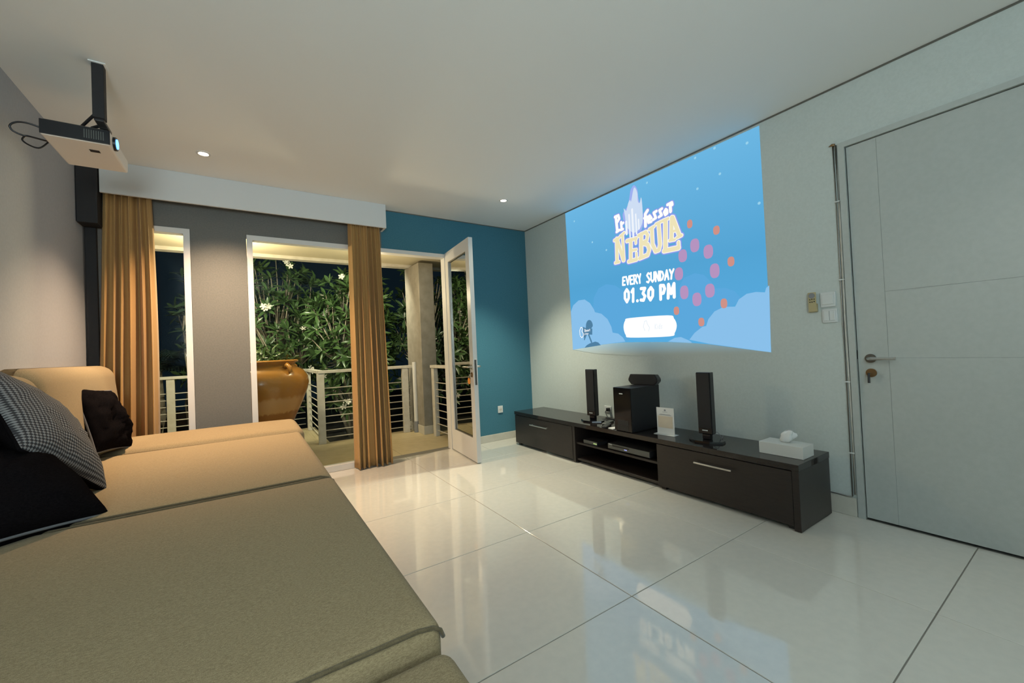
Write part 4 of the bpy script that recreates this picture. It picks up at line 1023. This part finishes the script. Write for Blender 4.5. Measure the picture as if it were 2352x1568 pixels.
# ------------------------------------------------------------------ plants
def leaf_mesh(name, L, Wd, mt, droop=0.25):
    bm = bmesh.new(); prof = [(0, 0.06), (0.18, 0.42), (0.42, 0.92), (0.65, 1.0), (0.85, 0.62), (1.0, 0.0)]
    rows = []
    for t, k in prof:
        z = -droop * L * t * t; w_ = k * Wd / 2
        if k > 0: rows.append([bm.verts.new((t*L, -w_, z + w_*0.35)), bm.verts.new((t*L, 0, z)), bm.verts.new((t*L, w_, z + w_*0.35))])
        else: rows.append([bm.verts.new((t*L, 0, z))])
    for i in range(len(rows) - 1):
        a, b = rows[i], rows[i+1]
        if len(b) == 3:
            bm.faces.new((a[0], b[0], b[1], a[1])); bm.faces.new((a[1], b[1], b[2], a[2]))
        else:
            bm.faces.new((a[0], b[0], a[1])); bm.faces.new((a[1], b[0], a[2]))
    me = bpy.data.meshes.new(name); bm.to_mesh(me); bm.free(); me.materials.append(mt)
    for p in me.polygons: p.use_smooth = True
    return me
LEAF = {k: [leaf_mesh('leaf', L, w_, M[m_], dr) for (L, w_, dr) in ((0.20, 0.042, 0.2), (0.165, 0.044, 0.05), (0.23, 0.046, 0.4))] for k, m_ in (('g', 'leaf'), ('d', 'leaf_dark'))}
def petal_mesh():
    bm = bmesh.new()
    for k in range(5):
        a = 2*PI*k/5; d_ = Vector((math.cos(a), math.sin(a), 0)); s_ = Vector((-math.sin(a), math.cos(a), 0))
        pts = [(0, 0, 0), (0.02, 0.012, 0.004), (0.042, 0.013, 0.010), (0.052, 0.0, 0.010), (0.042, -0.013, 0.006), (0.02, -0.012, 0.002)]
        bm.faces.new([bm.verts.new(d_*a_ + s_*b_ + Vector((0, 0, c_))) for a_, b_, c_ in pts])
    me = bpy.data.meshes.new('flower'); bm.to_mesh(me); bm.free(); me.materials.append(M['flower']); return me
PET = petal_mesh()
CAMP = Vector((0, 0, 1.157))
def shrub(name, label, c, rad, base_z, n_ros, seed, kind='g', flowers=0, nparts=300, leaves=11, branch=True, cat='shrub', group=None, sc=1.0, front=None):
    r = random.Random(seed); root = thing(name, label, cat, (c[0], c[1], base_z), 0, group)
    org = Vector((c[0], c[1], base_z)); cen = Vector(c)
    items = []; tips = []
    for i in range(n_ros):
        while True:
            u = Vector((r.uniform(-1, 1), r.uniform(-1, 1), r.uniform(-1, 1)))
            if 0.35 < u.length < 1.0: break
        p = cen + Vector((u.x*rad[0], u.y*rad[1], u.z*rad[2]))
        if front is not None and p.y < front: p.y = front + r.uniform(0, 0.25)
        ax = (Vector((u.x, u.y, u.z + 0.5)) + Vector((r.uniform(-.4, .4), r.uniform(-.4, .4), r.uniform(-.1, .4)))).normalized()
        tips.append((p, ax))
        q = ax.to_track_quat('Z', 'Y')
        n_ = r.randint(leaves - 3, leaves + 2); off = r.uniform(0, 6.28)
        for k in range(n_):
            az = off + k * 2.4; el = math.radians(r.uniform(5, 62))
            rot = q @ Euler((0, 0, az)).to_quaternion() @ Euler((r.uniform(-.4, .4), -el, 0)).to_quaternion()
            s = sc * r.uniform(0.75, 1.2)
            items.append((Matrix.Translation(p - ax*0.05*r.random()) @ rot.to_matrix().to_4x4() @ Matrix.Diagonal((s, s, s, 1)), r.choice(LEAF[kind])))
    items.sort(key=lambda it: (it[0].translation - CAMP).length)
    inv = Matrix.Translation(-org)
    for mtx, me in items[:nparts]:
        o = bpy.data.objects.new('leaf', me); C.objects.link(o); o.parent = root; o.matrix_local = inv @ mtx
    rest = items[nparts:]
    if rest:
        V, Fc = [], []
        for mtx, me in rest:
            b0 = len(V); m_ = inv @ mtx
            V += [tuple(m_ @ v.co) for v in me.vertices]
            Fc += [tuple(b0 + i for i in p.vertices) for p in me.polygons]
        me = bpy.data.meshes.new('foliage'); me.from_pydata(V, [], Fc); me.materials.append(rest[0][1].materials[0])
        for p in me.polygons: p.use_smooth = True
        o = bpy.data.objects.new('foliage', me); C.objects.link(o); o.parent = root; o['kind'] = 'stuff'
    if branch:
        bm = bmesh.new()
        hubs = [Vector((r.uniform(-.5, .5)*rad[0], r.uniform(-.5, .5)*rad[1], (cen.z - base_z) - rad[2]*r.uniform(0.25, 0.8))) for _ in range(7)]
        for h in hubs:
            tube(bm, [Vector((h.x*0.25, h.y*0.25, -0.02)), h*0.6 + Vector((r.uniform(-.08, .08), r.uniform(-.08, .08), 0)), h], [0.038, 0.028, 0.020], 8)
        for p, ax in tips[::2]:
            t_ = p - org; h = min(hubs, key=lambda q_: (q_ - t_).length)
            tube(bm, [h, (h + t_)/2 + Vector((r.uniform(-.06, .06), r.uniform(-.06, .06), r.uniform(-.05, .02))), t_], [0.014, 0.011, 0.008], 6)
        obj('branches', bm, M['bark'], root, True)
    if flowers:
        near = [t for t in tips if t[0].y < cen.y + 0.1]
        for i in range(flowers):
            p, ax = r.choice(near); p = p - Vector((0, 0.12, 0)) + ax*0.04
            for k in range(r.randint(3, 5)):
                o = bpy.data.objects.new('flower', PET); C.objects.link(o); o.parent = root
                o.matrix_local = inv @ Matrix.Translation(p + Vector((r.uniform(-.05, .05), r.uniform(-.05, .03), r.uniform(-.05, .05)))) @ Euler((r.uniform(0.6, 1.8), r.uniform(-.6, .6), r.uniform(-.6, .6))).to_matrix().to_4x4() @ Matrix.Scale(1.0, 4)
    return root
shrub('frangipani_shrub', 'dense leafy shrub with white blossoms filling the left of the big window', (0.35, 8.20, 1.60), (0.95, 0.55, 1.50), -0.3, 340, 21, 'g', 13)
shrub('frangipani_shrub', 'leafy shrub with pale branches behind the railing right of the jar', (1.55, 7.25, 1.45), (0.75, 0.50, 1.35), -0.3, 300, 22, 'g', 3)
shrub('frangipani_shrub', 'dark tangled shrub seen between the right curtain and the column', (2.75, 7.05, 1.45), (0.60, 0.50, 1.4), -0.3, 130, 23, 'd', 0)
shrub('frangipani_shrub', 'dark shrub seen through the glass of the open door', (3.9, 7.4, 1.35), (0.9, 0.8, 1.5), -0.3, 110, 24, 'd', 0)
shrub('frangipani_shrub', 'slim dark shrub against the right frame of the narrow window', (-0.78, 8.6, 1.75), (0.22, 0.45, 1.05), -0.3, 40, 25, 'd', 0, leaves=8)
shrub('jar_plant', 'low green plant spilling over the rim of the brown jar', (0.22, 5.36, 1.20), (0.30, 0.26, 0.10), 1.03, 26, 26, 'g', 0, leaves=7, sc=0.55, branch=False, cat='plant')
# palm behind the narrow window
def palm(label, x, y, z, seed, n_fr=11, L=1.3):
    r = random.Random(seed); root = thing('palm', label, 'palm', (x, y, -0.3))
    bm = bmesh.new(); tube(bm, [(0, 0, 0), (0.03, 0, z*0.5), (0, 0, z + 0.3)], [0.06, 0.05, 0.035], 10); obj('trunk', bm, M['bark'], root, True)
    for i in range(n_fr):
        a = 2*PI*i/n_fr + r.uniform(-.3, .3); el = r.uniform(0.2, 1.2); bm = bmesh.new(); pts = []
        for k in range(9):
            t = k/8; pts.append(Vector((math.cos(a)*L*t*math.cos(el*(1-t*0.4)), math.sin(a)*L*t*math.cos(el*(1-t*0.4)), z + 0.3 + L*t*math.sin(el) - 0.75*L*t*t)))
        tube(bm, pts, [0.010 - 0.0009*k for k in range(9)], 5)
        side = Vector((-math.sin(a), math.cos(a), 0))
        for k in range(1, 25):
            t = k/25; j = min(int(t*8), 7); p = pts[j].lerp(pts[j+1], t*8 - j); l_ = 0.34*L*math.sin(PI*min(1, t*0.9 + 0.12))*0.8
            fw = (pts[j+1]-pts[j]).normalized()
            for s_ in (-1, 1):
                e_ = p + side*s_*l_*0.8 + fw*l_*0.5 - Vector((0, 0, l_*0.45)); m_ = (p + e_)/2 + Vector((0, 0, l_*0.06)); o_ = fw*0.016
                bm.faces.new([bm.verts.new(v_) for v_ in (p - o_*0.5, m_ - o_, e_, m_ + o_, p + o_*0.5)])
        obj('frond', bm, M['leaf_blue'], root)
    return root
palm('bluish palm with drooping fronds seen through the narrow window', -1.30, 9.3, 1.05, 5)
